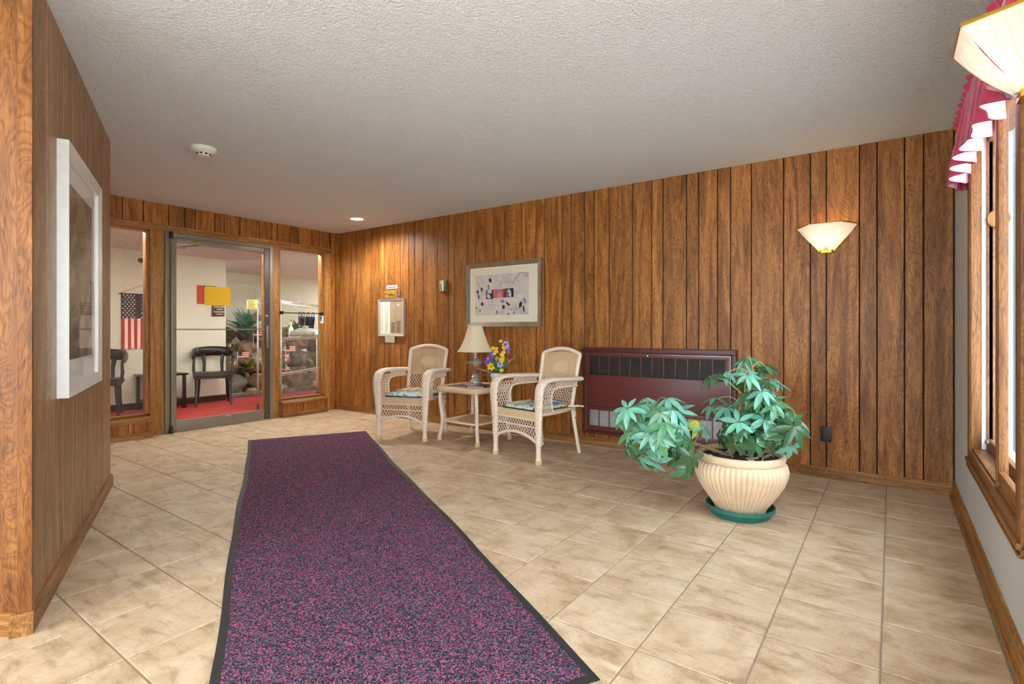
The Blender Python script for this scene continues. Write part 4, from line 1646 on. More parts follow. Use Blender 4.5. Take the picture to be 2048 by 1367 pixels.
# ------------------------------------------------------------------ table lamp
LMP = (-3.45, 4.16, TT)
lp = thing('table_lamp', 'urn shaped copper table lamp with beige bell shade', 'table lamp', LMP, R(10))
COPPER = plain('mottled copper', srgb(160, 112, 86), .3, .3, var=.3, nscale=18)
PEWTER = plain('pewter fittings', srgb(176, 170, 162), .35, .4, var=.15)
M().bbox(-.055, .055, -.055, .055, 0, .022, .004).build('plinth', PEWTER, lp)
M().lathe([(.052, .022), (.055, .03), (.05, .05), (.038, .06), (.034, .075), (.046, .085), (.03, .10), (.024, .115)], 24).build('foot', PEWTER, lp)
M().lathe([(.024, .113), (.034, .125), (.056, .155), (.072, .195), (.076, .225), (.075, .232)], 28).build('urn', COPPER, lp)
M().lathe([(.080, .228), (.082, .236), (.078, .243), (.058, .252), (.04, .268), (.022, .282), (.018, .30), (.026, .312), (.024, .335), (.012, .345), (.012, .39)], 28).build('lid', PEWTER, lp)
M().lathe([(.008, .345), (.008, .56)], 10).build('stem', BRASS, lp)
SHADE = NT('beige linen shade')
v = SHADE.coords((1, 1, 1), rnd=False)
nz = SHADE.noise(v, 120, 2)
SHADE.color(SHADE.ramp(nz.outputs[0], [(.35, srgb(224, 204, 172)), (.65, srgb(232, 214, 184))]))
SHADE.b.inputs['Roughness'].default_value = .9
SHADE = SHADE.m
prof = [(.184, .345), (.160, .375), (.136, .42), (.113, .475), (.093, .53), (.079, .58), (.073, .603)]
sh = M()
NS = 48


def panel(a, z):
    q = (a / (2 * PI) * 8) % 1.0
    return 1 - .035 * math.sin(PI * q)


sh.lathe(prof, NS, rmod=panel, cap=False)
sh.lathe([(r - .003, z) for r, z in prof][::-1], NS, rmod=panel, cap=False)
sho = sh.build('shade', SHADE, lp)
for k in range(8):
    a = 2 * PI * k / 8
    M().tube([((r + .001) * math.cos(a), (r + .001) * math.sin(a), z) for r, z in prof], .0025, 5).build('seam', SHADE, sho)
for (r, z) in (prof[0], prof[-1]):
    M().tube([(r * panel(2 * PI * k / NS, 0) * math.cos(2 * PI * k / NS), r * panel(2 * PI * k / NS, 0) * math.sin(2 * PI * k / NS), z) for k in range(NS)], .004, 6, closed=True).build('shade_trim', SHADE, sho)
for k in range(3):
    a = 2 * PI * k / 3
    M().tube([(0, 0, .555), (.075 * math.cos(a), .075 * math.sin(a), .598)], .002, 5).build('shade_spider', BRASS, lp)
cord = smoothpath([(.03, .05, .03), (.02, .20, .025), (-.02, .285, -.02), (-.05, .33, -.14), (-.22, .355, -.30), (-.45, .36, -.40), (-.52, .365, -.44)], 8)
M().tube(cord, .003, 6).build('cord', plain('brown cord', srgb(50, 30, 22), .6), lp)

# ------------------------------------------------------------------ things on the table
for (x, y, rz, sx, sy, hh, c, lab) in ((-3.50, 3.99, 12, .16, .11, .006, srgb(92, 70, 62), 'dark brown folded leaflet in front of the copper lamp'),
                                      (-3.42, 4.03, -20, .14, .05, .018, srgb(186, 132, 84), 'slim tan wooden box in front of the copper lamp'),
                                      (-3.30, 3.98, 30, .15, .09, .010, srgb(172, 150, 160), 'mauve booklet in front of the flower pot')):
    t = thing('coaster_box' if 'box' in lab else 'booklet', lab, 'box' if 'box' in lab else 'booklet', (x, y, TT), R(rz))
    M().bbox(-sx / 2, sx / 2, -sy / 2, sy / 2, 0, hh, .002).build('cover', plain('booklet %d' % int(hh * 1000), c, .5), t)
    if 'box' not in lab:
        M().box(-sx / 2 + .003, sx / 2 + .0005, -sy / 2 - .0005, sy / 2 + .0005, hh * .3, hh * .7).build('pages', PAPER, t, smooth=False)
    else:
        M().bbox(-sx / 2 - .001, sx / 2 + .001, -sy / 2 - .001, sy / 2 + .001, hh, hh + .004, .001).build('lid', NEWS, t)

fp = thing('flower_arrangement', 'white pot of yellow, violet and pink silk flowers', 'flowers', (-3.24, 4.235, TT), R(30))
POTW = plain('white glazed pot', srgb(226, 222, 206), .35, var=.06)
M().lathe([(.001, 0), (.036, 0), (.040, .01), (.050, .088), (.058, .09), (.060, .10), (.060, .128), (.054, .13), (.050, .122), (.001, .115)], 28).build('pot', POTW, fp)
FY = plain('yellow petal', srgb(246, 206, 30), .6)
FP_ = plain('violet petal', srgb(124, 96, 196), .6)
FL_ = plain('lilac petal', srgb(196, 180, 232), .6)
FPK = plain('pink bud', srgb(226, 88, 140), .6)
FO = plain('orange trumpet', srgb(240, 160, 30), .6)
STEMG = plain('stem green', srgb(84, 124, 66), .6)
vdir = Vector((.5835, -.812, .15)).normalized()     # flowers look into the room


def flower(c, r, mt, mt2, k=6, seed=0, trumpet=True):
    rr = random.Random(seed)
    nrm = (vdir + Vector((rr.uniform(-.5, .5), rr.uniform(-.5, .5), rr.uniform(-.1, .6)))).normalized()
    nrm = Matrix.Rotation(R(-30), 3, 'Z') @ nrm
    a = nrm.orthogonal().normalized()
    b = nrm.cross(a)
    c = Vector(c)
    m = M()
    for i in range(k):
        an = 2 * PI * i / k + rr.uniform(-.2, .2)
        d = a * math.cos(an) + b * math.sin(an)
        leaf_blade(m, c, c + d * r + nrm * r * .25, r * .75, nrm, .2, 4)
    o = m.build('flower', mt, fp)
    if trumpet:
        mm = M().tube([c, c + nrm * r * .25, c + nrm * r * .45], [r * .14, r * .2, r * .32], 10, caps=False)
        mm.build('trumpet', mt2, o)
    st = M().tube(smoothpath([(0, 0, .115), (c.x * .4, c.y * .4, .115 + (c.z - .115) * .5), (c.x, c.y, c.z - .002)], 4), .0022, 5)
    st.build('stem', STEMG, o)


# offsets along (view right, depth, up) measured from the pot's mouth
def vloc(dx, dd, dz):
    dx, dz = dx * 1.15, dz * 1.12
    w_ = Vector((.812 * dx - .5835 * dd, .5835 * dx + .812 * dd, .125 + dz))
    q = Matrix.Rotation(R(-30), 3, 'Z') @ w_
    return q


FLW = [(-.046, -.04, .062, .038, FY, FO), (-.067, -.02, .123, .034, FP_, FL_), (-.038, .0, .17, .038, FP_, FL_), (-.018, .02, .205, .042, FY, FO), (.085, .01, .255, .036, FL_, FP_),
       (.070, -.01, .232, .024, FY, FO), (.046, -.03, .118, .026, FY, FY), (.036, -.04, .08, .03, FL_, FP_), (.05, -.01, .17, .02, FY, FY), (.065, .0, .19, .02, FY, FY), (.10, .02, .22, .03, FP_, FL_),
       (-.08, -.03, .10, .026, FP_, FPK), (.01, .02, .13, .024, FO, FY), (.04, .0, .29, .018, FY, FY), (.05, -.05, .03, .022, FY, FY), (.06, .01, .14, .02, FY, FY)]
for i, (dx, dd, dz, r_, m1, m2) in enumerate(FLW):
    flower(vloc(dx, dd, dz), r_ * 1.22, m1, m2, 6, i, i not in (6, 8, 9, 13, 14, 15))
for i, (dx, dd, dz) in enumerate(((-.067, -.05, .023), (.11, .0, .19), (.118, .01, .113))):
    c = vloc(dx, dd, dz)
    o = M().sphere(c, .016, 12, 8).build('pink_bud', FPK, fp)
    M().tube([(0, 0, .115), c], .002, 5).build('stem', STEMG, o)
for i in range(60):
    rr = random.Random(i)
    m = M()
    dx, dd, dz = rr.uniform(-.09, .12), rr.uniform(-.06, .06), rr.uniform(-.01, .17)
    b = vloc(dx * .3, dd * .3, dz * .3)
    leaf_blade(m, b, vloc(dx, dd, dz), .013 if i % 3 else .02, (.3, -.5, .8), .2, 4)
    m.build('leaf', LEAFG[i % 2], fp)
for (dx, dd, dz, wd, mt) in ((.177, .0, .174, .018, LEAFG[0]), (-.15, -.03, -.02, .016, LEAFG[2]), (-.17, -.01, .05, .03, plain('dried leaf', srgb(196, 168, 116), .7)), (.11, .02, .02, .014, LEAFG[2])):
    m = M()
    leaf_blade(m, vloc(0, 0, 0), vloc(dx, dd, dz), wd, (.2, -.5, .8), .05, 8)
    m.build('long_leaf', mt, fp)

# ================================================================== maroon wall heater
ht = thing('wall_heater', 'maroon metal wall heater with louvred grilles', 'heater', (-1.712, YB, .12))
MAR = plain('maroon enamel', srgb(98, 44, 40), .38, var=.06, nscale=5)
MARD = plain('dark maroon flange', srgb(82, 36, 34), .4, var=.06, nscale=5)
DARKIN = plain('dark heater interior', (.02, .02, .022), .6)
HW, HH_ = .695, .814
fy = -.062
f = M()
f.bbox(-HW, HW, fy + .006, 0, 0, .030, .006)
f.bbox(-HW, HW, fy - .006, 0, .768, HH_, .008)
f.bbox(-HW, -HW + .036, fy + .006, 0, .02, .78, .006)
f.bbox(HW - .036, HW, fy + .006, 0, .02, .78, .006)
f.build('flange', MARD, ht)
M().bbox(-HW + .02, HW - .02, -.035, -.002, .02, .77, .002).build('back_box', DARKIN, ht)
# front panel pieces around two grilles
X0, X1 = -HW + .040, HW - .040
gx0, gx1 = -.620, .615
fpn = M()
fpn.bbox(X0, X1, fy, fy + .012, .732, .764, .002)
fpn.bbox(X0, gx0, fy, fy + .012, .560, .732, .002)
fpn.bbox(gx1, X1, fy, fy + .012, .560, .732, .002)
fpn.build('upper_surround', MAR, ht)
M().bbox(X0, X1, fy - .002, fy + .012, .264, .558, .002).build('middle_panel', MAR, ht)
fpn = M()
fpn.bbox(X0, X1, fy, fy + .012, .228, .261, .002)
fpn.bbox(X0, X1, fy, fy + .012, .034, .078, .002)
fpn.bbox(X0, gx0, fy, fy + .012, .078, .228, .002)
fpn.bbox(gx1, X1, fy, fy + .012, .078, .228, .002)
fpn.build('lower_surround', MAR, ht)
NC = 12
LOUV = plain('steel louvre', srgb(206, 208, 206), .35, .4)
LOUVM = plain('dark steel louvre', srgb(96, 88, 80), .4, .6)
for (z0, z1, mt, nl) in ((.568, .732, LOUVM, 15), (.078, .228, LOUV, 17)):
    for i in range(NC + 1):
        x = gx0 + (gx1 - gx0) * i / NC
        M().bbox(x - .005, x + .005, fy + .001, fy + .012, z0 - .008 if z0 > .5 else z0, z1, .001).build('grille_bar', MAR, ht)
    for i in range(NC):
        xa = gx0 + (gx1 - gx0) * i / NC + .005
        xb = gx0 + (gx1 - gx0) * (i + 1) / NC - .005
        m = M()
        for k in range(nl):
            z = z0 + (z1 - z0) * (k + .5) / nl
            m.add([(xa, fy + .004, z - .0012), (xb, fy + .004, z - .0012), (xb, fy + .010, z + .0035), (xa, fy + .010, z + .0035),
                   (xa, fy + .0045, z + .0008), (xb, fy + .0045, z + .0008), (xb, fy + .0105, z + .0052), (xa, fy + .0105, z + .0052)],
                  [(0, 1, 5, 4), (4, 5, 6, 7), (3, 2, 1, 0)])
        stuff(m.build('louvre_cell', mt, ht, smooth=False))
wt = M()
wt.box(X0, X0 + .003, fy - .003, fy, .03, .764)
wt.box(X1 - .003, X1, fy - .003, fy, .03, .764)
wt.box(X0, X1, fy - .003, fy, .761, .764)
wt.build('edge_wear', STEEL, ht, smooth=False)
m = M().lathe([(.001, .006), (.008, .005), (.010, 0)], 14).xform(Matrix.Translation((-.045, fy, .748)) @ Matrix.Rotation(R(90), 4, 'X'))
m.build('access_lock', CHROME, ht)

# ================================================================== framed botanical print
pc = thing('framed_print', 'silver framed abstract botanical print above the side table', 'picture', (-3.39, YB, 1.135))
SILV = plain('brushed silver frame', srgb(168, 158, 138), .32, .75, var=.12, nscale=9)
PW, PH = .994, .696


def frame_pieces(parent, w_, h_, fw, d0, d1, mt, sign=-1):
    """mitred frame in the local xz plane, projecting along sign*y"""
    a, b = w_ / 2, h_
    o = [(-a, 0), (a, 0), (a, b), (-a, b)]
    i_ = [(-a + fw, fw), (a - fw, fw), (a - fw, b - fw), (-a + fw, b - fw)]
    for k in range(4):
        k2 = (k + 1) % 4
        m = M()
        vs = []
        for (x, z), dep in ((o[k], 0), (o[k2], 0), (o[k], d0), (o[k2], d0), (i_[k], d1), (i_[k2], d1), (i_[k], 0.002), (i_[k2], 0.002)):
            vs.append((x, sign * dep, z))
        m.add(vs, [(0, 1, 3, 2), (2, 3, 5, 4), (4, 5, 7, 6), (6, 7, 1, 0), (0, 2, 4, 6), (1, 7, 5, 3)])
        m.build('frame_rail', mt, parent, smooth=False)


frame_pieces(pc, PW, PH, .052, .038, .018, SILV)
MATB = plain('cream mat board', srgb(238, 230, 206), .8, var=.02)
M().box(-PW / 2 + .05, PW / 2 - .05, -.014, -.004, .05, PH - .05).build('mat_board', MATB, pc, smooth=False)
IVORY = plain('ivory bevel', srgb(246, 242, 230), .7)
lipm = M()
for (x0, x1, z0, z1) in ((-PW / 2 + .05, PW / 2 - .05, .05, .056), (-PW / 2 + .05, PW / 2 - .05, PH - .056, PH - .05), (-PW / 2 + .05, -PW / 2 + .056, .05, PH - .05), (PW / 2 - .056, PW / 2 - .05, .05, PH - .05)):
    lipm.box(x0, x1, -.020, -.014, z0, z1)
lipm.build('inner_lip', IVORY, pc, smooth=False)
# print sheet: mottled ground
g = NT('print ground')
v = g.coords((1, 1, 1), rnd=False)
a = g.noise(v, 9, 6, .6, .5)
g.color(g.ramp(a.outputs[0], [(.32, srgb(196, 184, 184)), (.5, srgb(218, 206, 196)), (.7, srgb(228, 218, 202))]))
g.b.inputs['Roughness'].default_value = .8
SX, SZ = (-.385, .335), (.125, .565)
pr_ = M().box(SX[0], SX[1], -.0155, -.014, SZ[0], SZ[1]).build('print_sheet', g.m, pc, smooth=False)
INKV = plain('violet ink', srgb(62, 50, 78), .8, var=.3)
INKP = plain('pale violet ink', srgb(150, 138, 160), .8, var=.2)
INKR = plain('rose ink', srgb(204, 104, 104), .8, var=.2)
INKM = plain('crimson ink', srgb(150, 44, 62), .8, var=.2)
INKB = plain('navy ink', srgb(46, 42, 74), .8, var=.2)
INKC = plain('ash ink', srgb(206, 204, 206), .8, var=.1)


def S(px, py):      # position inside the printed sheet, 0..1 across and up
    return (SX[0] + (SX[1] - SX[0]) * px, SZ[0] + (SZ[1] - SZ[0]) * py)


def blot(px, py, rx, rz, ang_, mt, d=.016):
    cx, cz = S(px, py)
    pts = []
    for k in range(14):
        a_ = 2 * PI * k / 14
        x, z = rx * math.cos(a_), rz * math.sin(a_) * (1 + .15 * math.sin(3 * a_))
        pts.append((cx + x * math.cos(ang_) - z * math.sin(ang_), -d, cz + x * math.sin(ang_) + z * math.cos(ang_)))
    M().extrude_poly(pts, (0, .0006, 0)).build('leaf_motif', mt, pr_, smooth=False)


def stroke(pts, wd, mt):
    P = smoothpath([(S(a, b)[0], -.0158, S(a, b)[1]) for a, b in pts], 6)
    M().tube(P, .0004, 6, lat=(0, 0, 1), flat=wd).build('stem_motif', mt, pr_, smooth=False)


def block(x0, x1, z0, z1, mt, d=.0162):
    a, b = S(x0, z0), S(x1, z1)
    M().box(a[0], b[0], -d, -.0155, a[1], b[1]).build('colour_block', mt, pr_, smooth=False)


block(.22, .36, .40, .63, INKV)
block(.36, .55, .42, .63, INKR)
block(.55, .60, .42, .635, INKM)
block(.60, .735, .425, .64, INKB)
block(.245, .33, .54, .64, INKC, .0165)
block(.44, .52, .42, .56, plain('salmon ink', srgb(226, 140, 128), .8), .0165)
blot(.66, .53, .024, .045, .4, INKC, .0168)
blot(.63, .48, .012, .03, -.4, INKP, .0168)
blot(.45, .58, .03, .02, .5, INKP, .0168)
blot(.27, .47, .02, .03, .9, INKC, .0168)
for (a_, b_, rx, rz, an, mt) in ((.30, .865, .020, .026, .4, INKV), (.27, .70, .014, .03, .1, INKP), (.135, .645, .015, .024, 0, INKV), (.055, .59, .016, .024, .3, INKV), (.075, .47, .010, .03, .2, INKV),
                                 (.145, .285, .018, .022, .5, INKV), (.535, .33, .026, .018, -.1, INKP), (.55, .195, .020, .024, 0, INKV), (.635, .265, .034, .012, -.6, INKV), (.86, .24, .018, .036, -.3, INKV),
                                 (.935, .33, .016, .034, .3, INKP), (.915, .14, .011, .036, .15, INKV), (.43, .065, .018, .024, -.3, INKP), (.64, .02, .008, .014, 0, INKV), (.74, .05, .006, .016, -.6, INKV), (.03, .19, .018, .012, 0, INKP), (.10, .12, .016, .014, 0, INKP)):
    blot(a_, b_, rx, rz, an, mt)
stroke([(.05, .87), (.08, .76), (.135, .68)], .002, INKV)
stroke([(.08, .76), (.075, .68), (.06, .61)], .0015, INKV)
stroke([(.72, .75), (.77, .86), (.83, .97), (.90, .99), (1.0, .96)], .003, INKV)
stroke([(.92, .93), (1.0, .91)], .003, INKM)
stroke([(.36, .88), (.55, .80), (.73, .76), (.76, .70)], .0025, plain('sepia ink', srgb(176, 156, 140), .8))
stroke([(.50, .64), (.52, .78), (.57, .92)], .0018, INKV)
stroke([(.60, .20), (.70, .12), (.80, .14), (.88, .20)], .002, INKV)
stroke([(.27, .22), (.36, .27), (.48, .2)], .002, INKP)
stroke([(.56, .84), (.62, .72), (.66, .64)], .0015, INKP)
M().box(-PW / 2 + .056, PW / 2 - .056, -.0185, -.0175, .056, PH - .056).build('glazing', PICGLASS, pc, smooth=False)

# ================================================================== tall picture on the oblique wall
PL0, PL1 = .735, 1.690
pl = thing('tall_framed_picture', 'tall white framed dim picture behind glass on the oblique wall', 'picture',
           tuple((LA + ln * ((PL0 + PL1) / 2)).to_3d() + Vector((0, 0, .80))), LANG + PI)
WFR = plain('pale silver frame', srgb(226, 224, 218), .3, .25, var=.05)
pw_, ph_ = PL1 - PL0, 1.135
frame_pieces(pl, pw_, ph_, .055, .042, .030, WFR)
M().box(-pw_ / 2 + .05, pw_ / 2 - .05, -.012, -.003, .05, ph_ - .05).build('mat_board', plain('white mat', srgb(228, 222, 212), .8, var=.02), pl, smooth=False)
g = NT('dim landscape print')
v = g.coords((1, 1, 1), rnd=False)
a = g.noise(v, 3.5, 6, .6, 1.2)
g.color(g.ramp(a.outputs[0], [(.32, srgb(82, 66, 52)), (.48, srgb(140, 116, 92)), (.6, srgb(168, 146, 120)), (.72, srgb(186, 172, 152))]))
g.b.inputs['Roughness'].default_value = .7
M().box(-pw_ / 2 + .15, pw_ / 2 - .15, -.0135, -.012, .16, ph_ - .15).build('print_sheet', g.m, pl, smooth=False)
M().box(-pw_ / 2 + .052, pw_ / 2 - .052, -.0225, -.0215, .052, ph_ - .052).build('glazing', glass_mat('reflective picture glass', (1, 1, 1), .05), pl, smooth=False)

# ================================================================== intercom directory and neighbours
ic = thing('intercom_directory', 'silver framed intercom directory panel with speaker slots and a paper tab', 'intercom', (-5.142, YB, 1.02))
FRM = plain('champagne metal', srgb(198, 188, 170), .35, .4, var=.05)
BEIGE = plain('beige metal face', srgb(186, 164, 132), .45, .2, var=.05)
frame_pieces(ic, .475, .475, .030, .034, .026, FRM)
M().box(-.21, .21, -.020, -.002, .028, .447).build('back_plate', BEIGE, ic, smooth=False)
M().box(-.205, -.115, -.024, -.020, .032, .435).build('name_column', PAPER, ic, smooth=False)
M().box(-.108, -.020, -.024, -.020, .032, .435).build('name_column', PAPER, ic, smooth=False)
GREYT = plain('grey typed names', srgb(176, 170, 160), .8)
for x in (-.17, -.075):
    m = M()
    for k in range(34):
        m.box(x - .022, x - .022 + random.uniform(.03, .046), -.0246, -.024, .055 + k * .0105, .060 + k * .0105)
    stuff(m.build('typed_names', GREYT, ic, smooth=False))
M().box(.078, .084, -.024, -.020, .032, .435).build('divider', FRM, ic, smooth=False)
for (x0, x1, rows) in ((.0, .07, 7), (.098, .170, 8)):
    for r_ in range(rows):
        for c_ in range(4):
            xa = x0 + (x1 - x0) * c_ / 4
            M().box(xa, xa + (x1 - x0) / 4 - .005, -.0212, -.0198, .052 + r_ * .0185, .061 + r_ * .0185).build('speaker_slot', BLACK, ic, smooth=False)
m = M()
for k in range(4):
    m.box(.012, .05, -.0216, -.02, .36 + k * .013, .367 + k * .013)
stuff(m.build('instruction_print', FRM, ic, smooth=False))
M().box(.10, .15, -.0216, -.02, .385, .40).build('label_strip', PAPER, ic, smooth=False)
m = M().box(-.09, .09, -.002, .0, 0, .10, Matrix.Rotation(R(18), 3, 'X'), (0, 0, .10))
m.v = [(x + (z - .05) * .35 - .03, y - .035, z - .085) for x, y, z in m.v]
m.build('paper_tab', PAPER, ic, smooth=False)
sg_ = thing('name_strip', 'small white strip with blue lettering above the directory', 'sign', (-5.148, YB, 1.622))
M().box(-.098, .098, -.004, 0, 0, .043).build('strip', plain('strip white', srgb(206, 208, 206), .5), sg_, smooth=False)
BLUEL = plain('blue lettering', srgb(40, 78, 130), .6)
m = M()
x = -.078
for k in range(9):
    wd = random.uniform(.010, .018)
    m.box(x, x + wd, -.0046, -.004, .012, random.choice((.026, .031)))
    x += wd + .0035
stuff(m.build('lettering', BLUEL, sg_, smooth=False))
gp = thing('gold_plate', 'small gold plate resting on the directory frame', 'sign', (-5.15, YB, 1.5045))
GOLD = plain('aged gold plate', srgb(186, 148, 50), .4, .4, var=.15)
M().bbox(-.085, .095, -.008, 0, 0, .098, .002).build('plate', GOLD, gp)
M().bbox(-.135, -.085, -.012, 0, .055, .088, .004).build('lug', GOLD, gp)
M().bbox(-.135, -.085, -.008, 0, .0, .045, .004).build('lug', GOLD, gp)
m = M()
for k, (x, hh) in enumerate(((-.05, .03), (-.03, .018), (-.012, .03), (.006, .03), (.024, .018))):
    m.tube(smoothpath([(x - .008, -.0085, .028), (x, -.0085, .028 + hh), (x + .006, -.0085, .03), (x + .012, -.0085, .032)], 4), .0022, 5)
m.tube(smoothpath([(.045, -.0085, .045), (.052, -.0085, .03), (.058, -.0085, .045), (.05, -.0085, .012)], 4), .0022, 5)
stuff(m.build('script_print', INK, gp))
M().bbox(.11, .16, -.01, 0, .02, .09, .004).build('clip', plain('violet clip', srgb(120, 100, 120), .5), gp)

th = thing('thermostat', 'cream thermostat with green strip next to the framed print', 'thermostat', (-4.25, YB, 1.545))
M().bbox(-.058, .058, -.022, 0, 0, .135, .008).build('base', plain('bronze base', srgb(110, 84, 50), .5), th)
M().bbox(-.052, -.012, -.032, -.02, .006, .13, .004).build('cover', plain('tan cover', srgb(196, 160, 110), .45), th)
M().bbox(-.008, .012, -.034, -.02, .006, .13, .003).build('lens', plain('cream bar', srgb(250, 240, 214), .4), th)
M().bbox(.014, .052, -.032, -.02, .006, .13, .004).build('scale', plain('green strip', srgb(96, 110, 64), .5), th)
M().bbox(-.042, -.018, -.036, -.032, .022, .085, .002).build('dial_window', plain('olive window', srgb(150, 140, 80), .4), th)
for z in (.03, .05, .09, .108):
    M().box(.028, .036, -.0328, -.032, z, z + .009).build('mark', BLACK, th, smooth=False)

ol = thing('wall_outlet', 'dark brown double socket low on the panelled wall', 'outlet', (-.398, YB, .268))
DKB = plain('dark brown plastic', srgb(46, 34, 38), .4)
M().bbox(-.036, .036, -.008, 0, 0, .115, .004).build('plate', DKB, ol)
for z in (.036, .079):
    m = M().extrude_poly([(.017 * math.cos(2 * PI * k / 16), -.0105, z + .015 * math.sin(2 * PI * k / 16)) for k in range(16)], (0, .003, 0))
    o = m.build('socket', DKB, ol, smooth=False)
    for x in (-.006, .006):
        M().box(x - .0012, x + .0012, -.0112, -.0104, z - .001, z + .008).build('slot', BLACK, o, smooth=False)
    M().box(-.0025, .0025, -.0112, -.0104, z - .010, z - .005).build('ground_slot', BLACK, o, smooth=False)

# ================================================================== sconces
FROST = NT('frosted lit glass')
tl = FROST.n('ShaderNodeBsdfTranslucent')
tl.inputs[0].default_value = (.92, .90, .86, 1)
df = FROST.n('ShaderNodeBsdfDiffuse')
df.inputs[0].default_value = (.82, .81, .79, 1)
mx = FROST.n('ShaderNodeMixShader')
mx.inputs[0].default_value = .5
FROST.l(df.outputs[0], mx.inputs[1])
FROST.l(tl.outputs[0], mx.inputs[2])
emf = FROST.n('ShaderNodeEmission')
emf.inputs[0].default_value = (1, .93, .82, 1)
emf.inputs[1].default_value = .06
ads = FROST.n('ShaderNodeAddShader')
FROST.l(mx.outputs[0], ads.inputs[0])
FROST.l(emf.outputs[0], ads.inputs[1])
FROST.l(ads.outputs[0], FROST.out.inputs[0])
FROST = FROST.m
BULB = NT('lit bulb')
em2 = BULB.n('ShaderNodeEmission')
em2.inputs[0].default_value = (1, .76, .40, 1)
em2.inputs[1].default_value = 40.0
BULB.l(em2.outputs[0], BULB.out.inputs[0])
BULB = BULB.m


def sconce(label, loc, rotz, proj=.150):
    """local: wall plane y=0, room towards -y, base at z=0"""
    t = thing('wall_sconce', label, 'wall lamp', loc, rotz, 'frosted wall sconces')
    tb_, bb_ = .198, .045
    tf, bf = .107, .028
    Zt = .200
    BLt, BRt = Vector((-tb_, -.008, Zt)), Vector((tb_, -.008, Zt))
    FLt, FRt = Vector((-tf, -proj, Zt + .004)), Vector((tf, -proj, Zt + .004))
    BLb, BRb = Vector((-bb_, -.008, .018)), Vector((bb_, -.008, .018))
    FLb, FRb = Vector((-bf, -.045, .014)), Vector((bf, -.045, .014))

    def facet(nm, A, B, C_, D, bulge):
        # A-B top edge, D-C bottom edge; gentle outward curve
        nrm = (B - A).cross(D - A).normalized()
        if nrm.y > 0:
            nrm = -nrm
        m = M()

        def fn(u, v):
            p = (A.lerp(B, u)).lerp(D.lerp(C_, u), v)
            return p + nrm * bulge * math.sin(PI * v)
        m.patch(fn, 6, 8)
        m.patch(lambda u, v: fn(u, 1 - v) - nrm * .004, 6, 8)
        o = m.build(nm, FROST, t)
        return fn, nrm, o
    fcs = [facet('glass_panel', FLt, FRt, FRb, FLb, .010), facet('glass_panel', BLt, FLt, FLb, BLb, .006), facet('glass_panel', FRt, BRt, BRb, FRb, .006)]
    # raised petal lines on the panels
    for (fn, nrm, o), ks in zip(fcs, ((-1, -.55, -.2, .2, .55, 1), (-.5, .1, .6), (-.6, -.1, .5))):
        for k in ks:
            pts = []
            for i in range(9):
                v_ = .92 - .80 * i / 8
                sp = math.sin(PI * i / 10)
                u_ = .5 + k * .40 * sp
                pts.append(fn(u_, v_) + nrm * .0015)
            M().tube(pts, .0022, 5).build('petal_line', FROST, o)
    for a_, b_ in ((BLt, BLb), (BRt, BRb)):
        M().tube([a_ + Vector((0, .002, .004)), b_ + Vector((0, .002, -.006))], .0055, 6, lat=(0, 1, 0), flat=.009).build('brass_edge', BRASS, t)
    for a_, b_ in ((BLt, FLt), (FRt, BRt)):
        M().tube([a_, b_], .005, 6).build('brass_rim', BRASS, t)
    M().tube([FLt, FRt], .0025, 6).build('brass_rim', BRASS, t)
    cup = M()
    cup.extrude_poly([(-bb_ - .006, 0, 0), (bb_ + .006, 0, 0), (bf + .006, -.052, 0), (-bf - .006, -.052, 0)], (0, 0, .020))
    cup.build('brass_cup', BRASS, t, smooth=False)
    M().bbox(-.045, .045, -.006, 0, .02, .13, .002).build('back_plate', BRASS, t)
    M().sphere((0, -.055, .105), .022, 12, 8, (1, 1, 1.3)).build('bulb', BULB, t)
    M().lathe([(.013, .02), (.013, .08)], 12, c=(0, -.05, 0)).build('lamp_holder', WHITEP, t)
    return t


sconce('frosted glass and brass wall sconce on the panelled wall', (-.393, YB, 1.668), 0)
sconce('frosted glass and brass wall sconce beside the oak window casing', (XR, 2.03, 1.742), R(-90), .185)

# ================================================================== pink valance
VAL = NT('crimson pink satin')
v = VAL.coords((1, 1, 1), rnd=False)
nz = VAL.noise(v, 20, 3)
VAL.color(VAL.ramp(nz.outputs[0], [(.3, srgb(168, 34, 76)), (.7, srgb(204, 58, 100))]))
VAL.b.inputs['Roughness'].default_value = .38
VAL.b.inputs['Sheen Weight'].default_value = .3
VAL = VAL.m
LINING = plain('pale pink lining', srgb(230, 176, 200), .6, var=.04)
va = thing('window_valance', 'ruffled crimson pink valance over the oak window', 'valance', (XR, 2.78, 1.82))
VY0, VY1 = 2.04, 3.53


def vx(y, z, ph=0.0):
    """distance from the wall of the pleated cloth; deep folds at the hem, gathered at the rod"""
    amp = .008 + .040 * (1 - min(1, z / .28)) ** .8
    yy = y + .012 * math.sin(y * 9)
    f_ = math.sin(yy * 33 + ph) + .35 * math.sin(yy * 71 + 1.3 + ph)
    return -(.062 + .012 * math.sin(y * 5) + amp * f_ * .75 + .018 * (1 - z / .3))


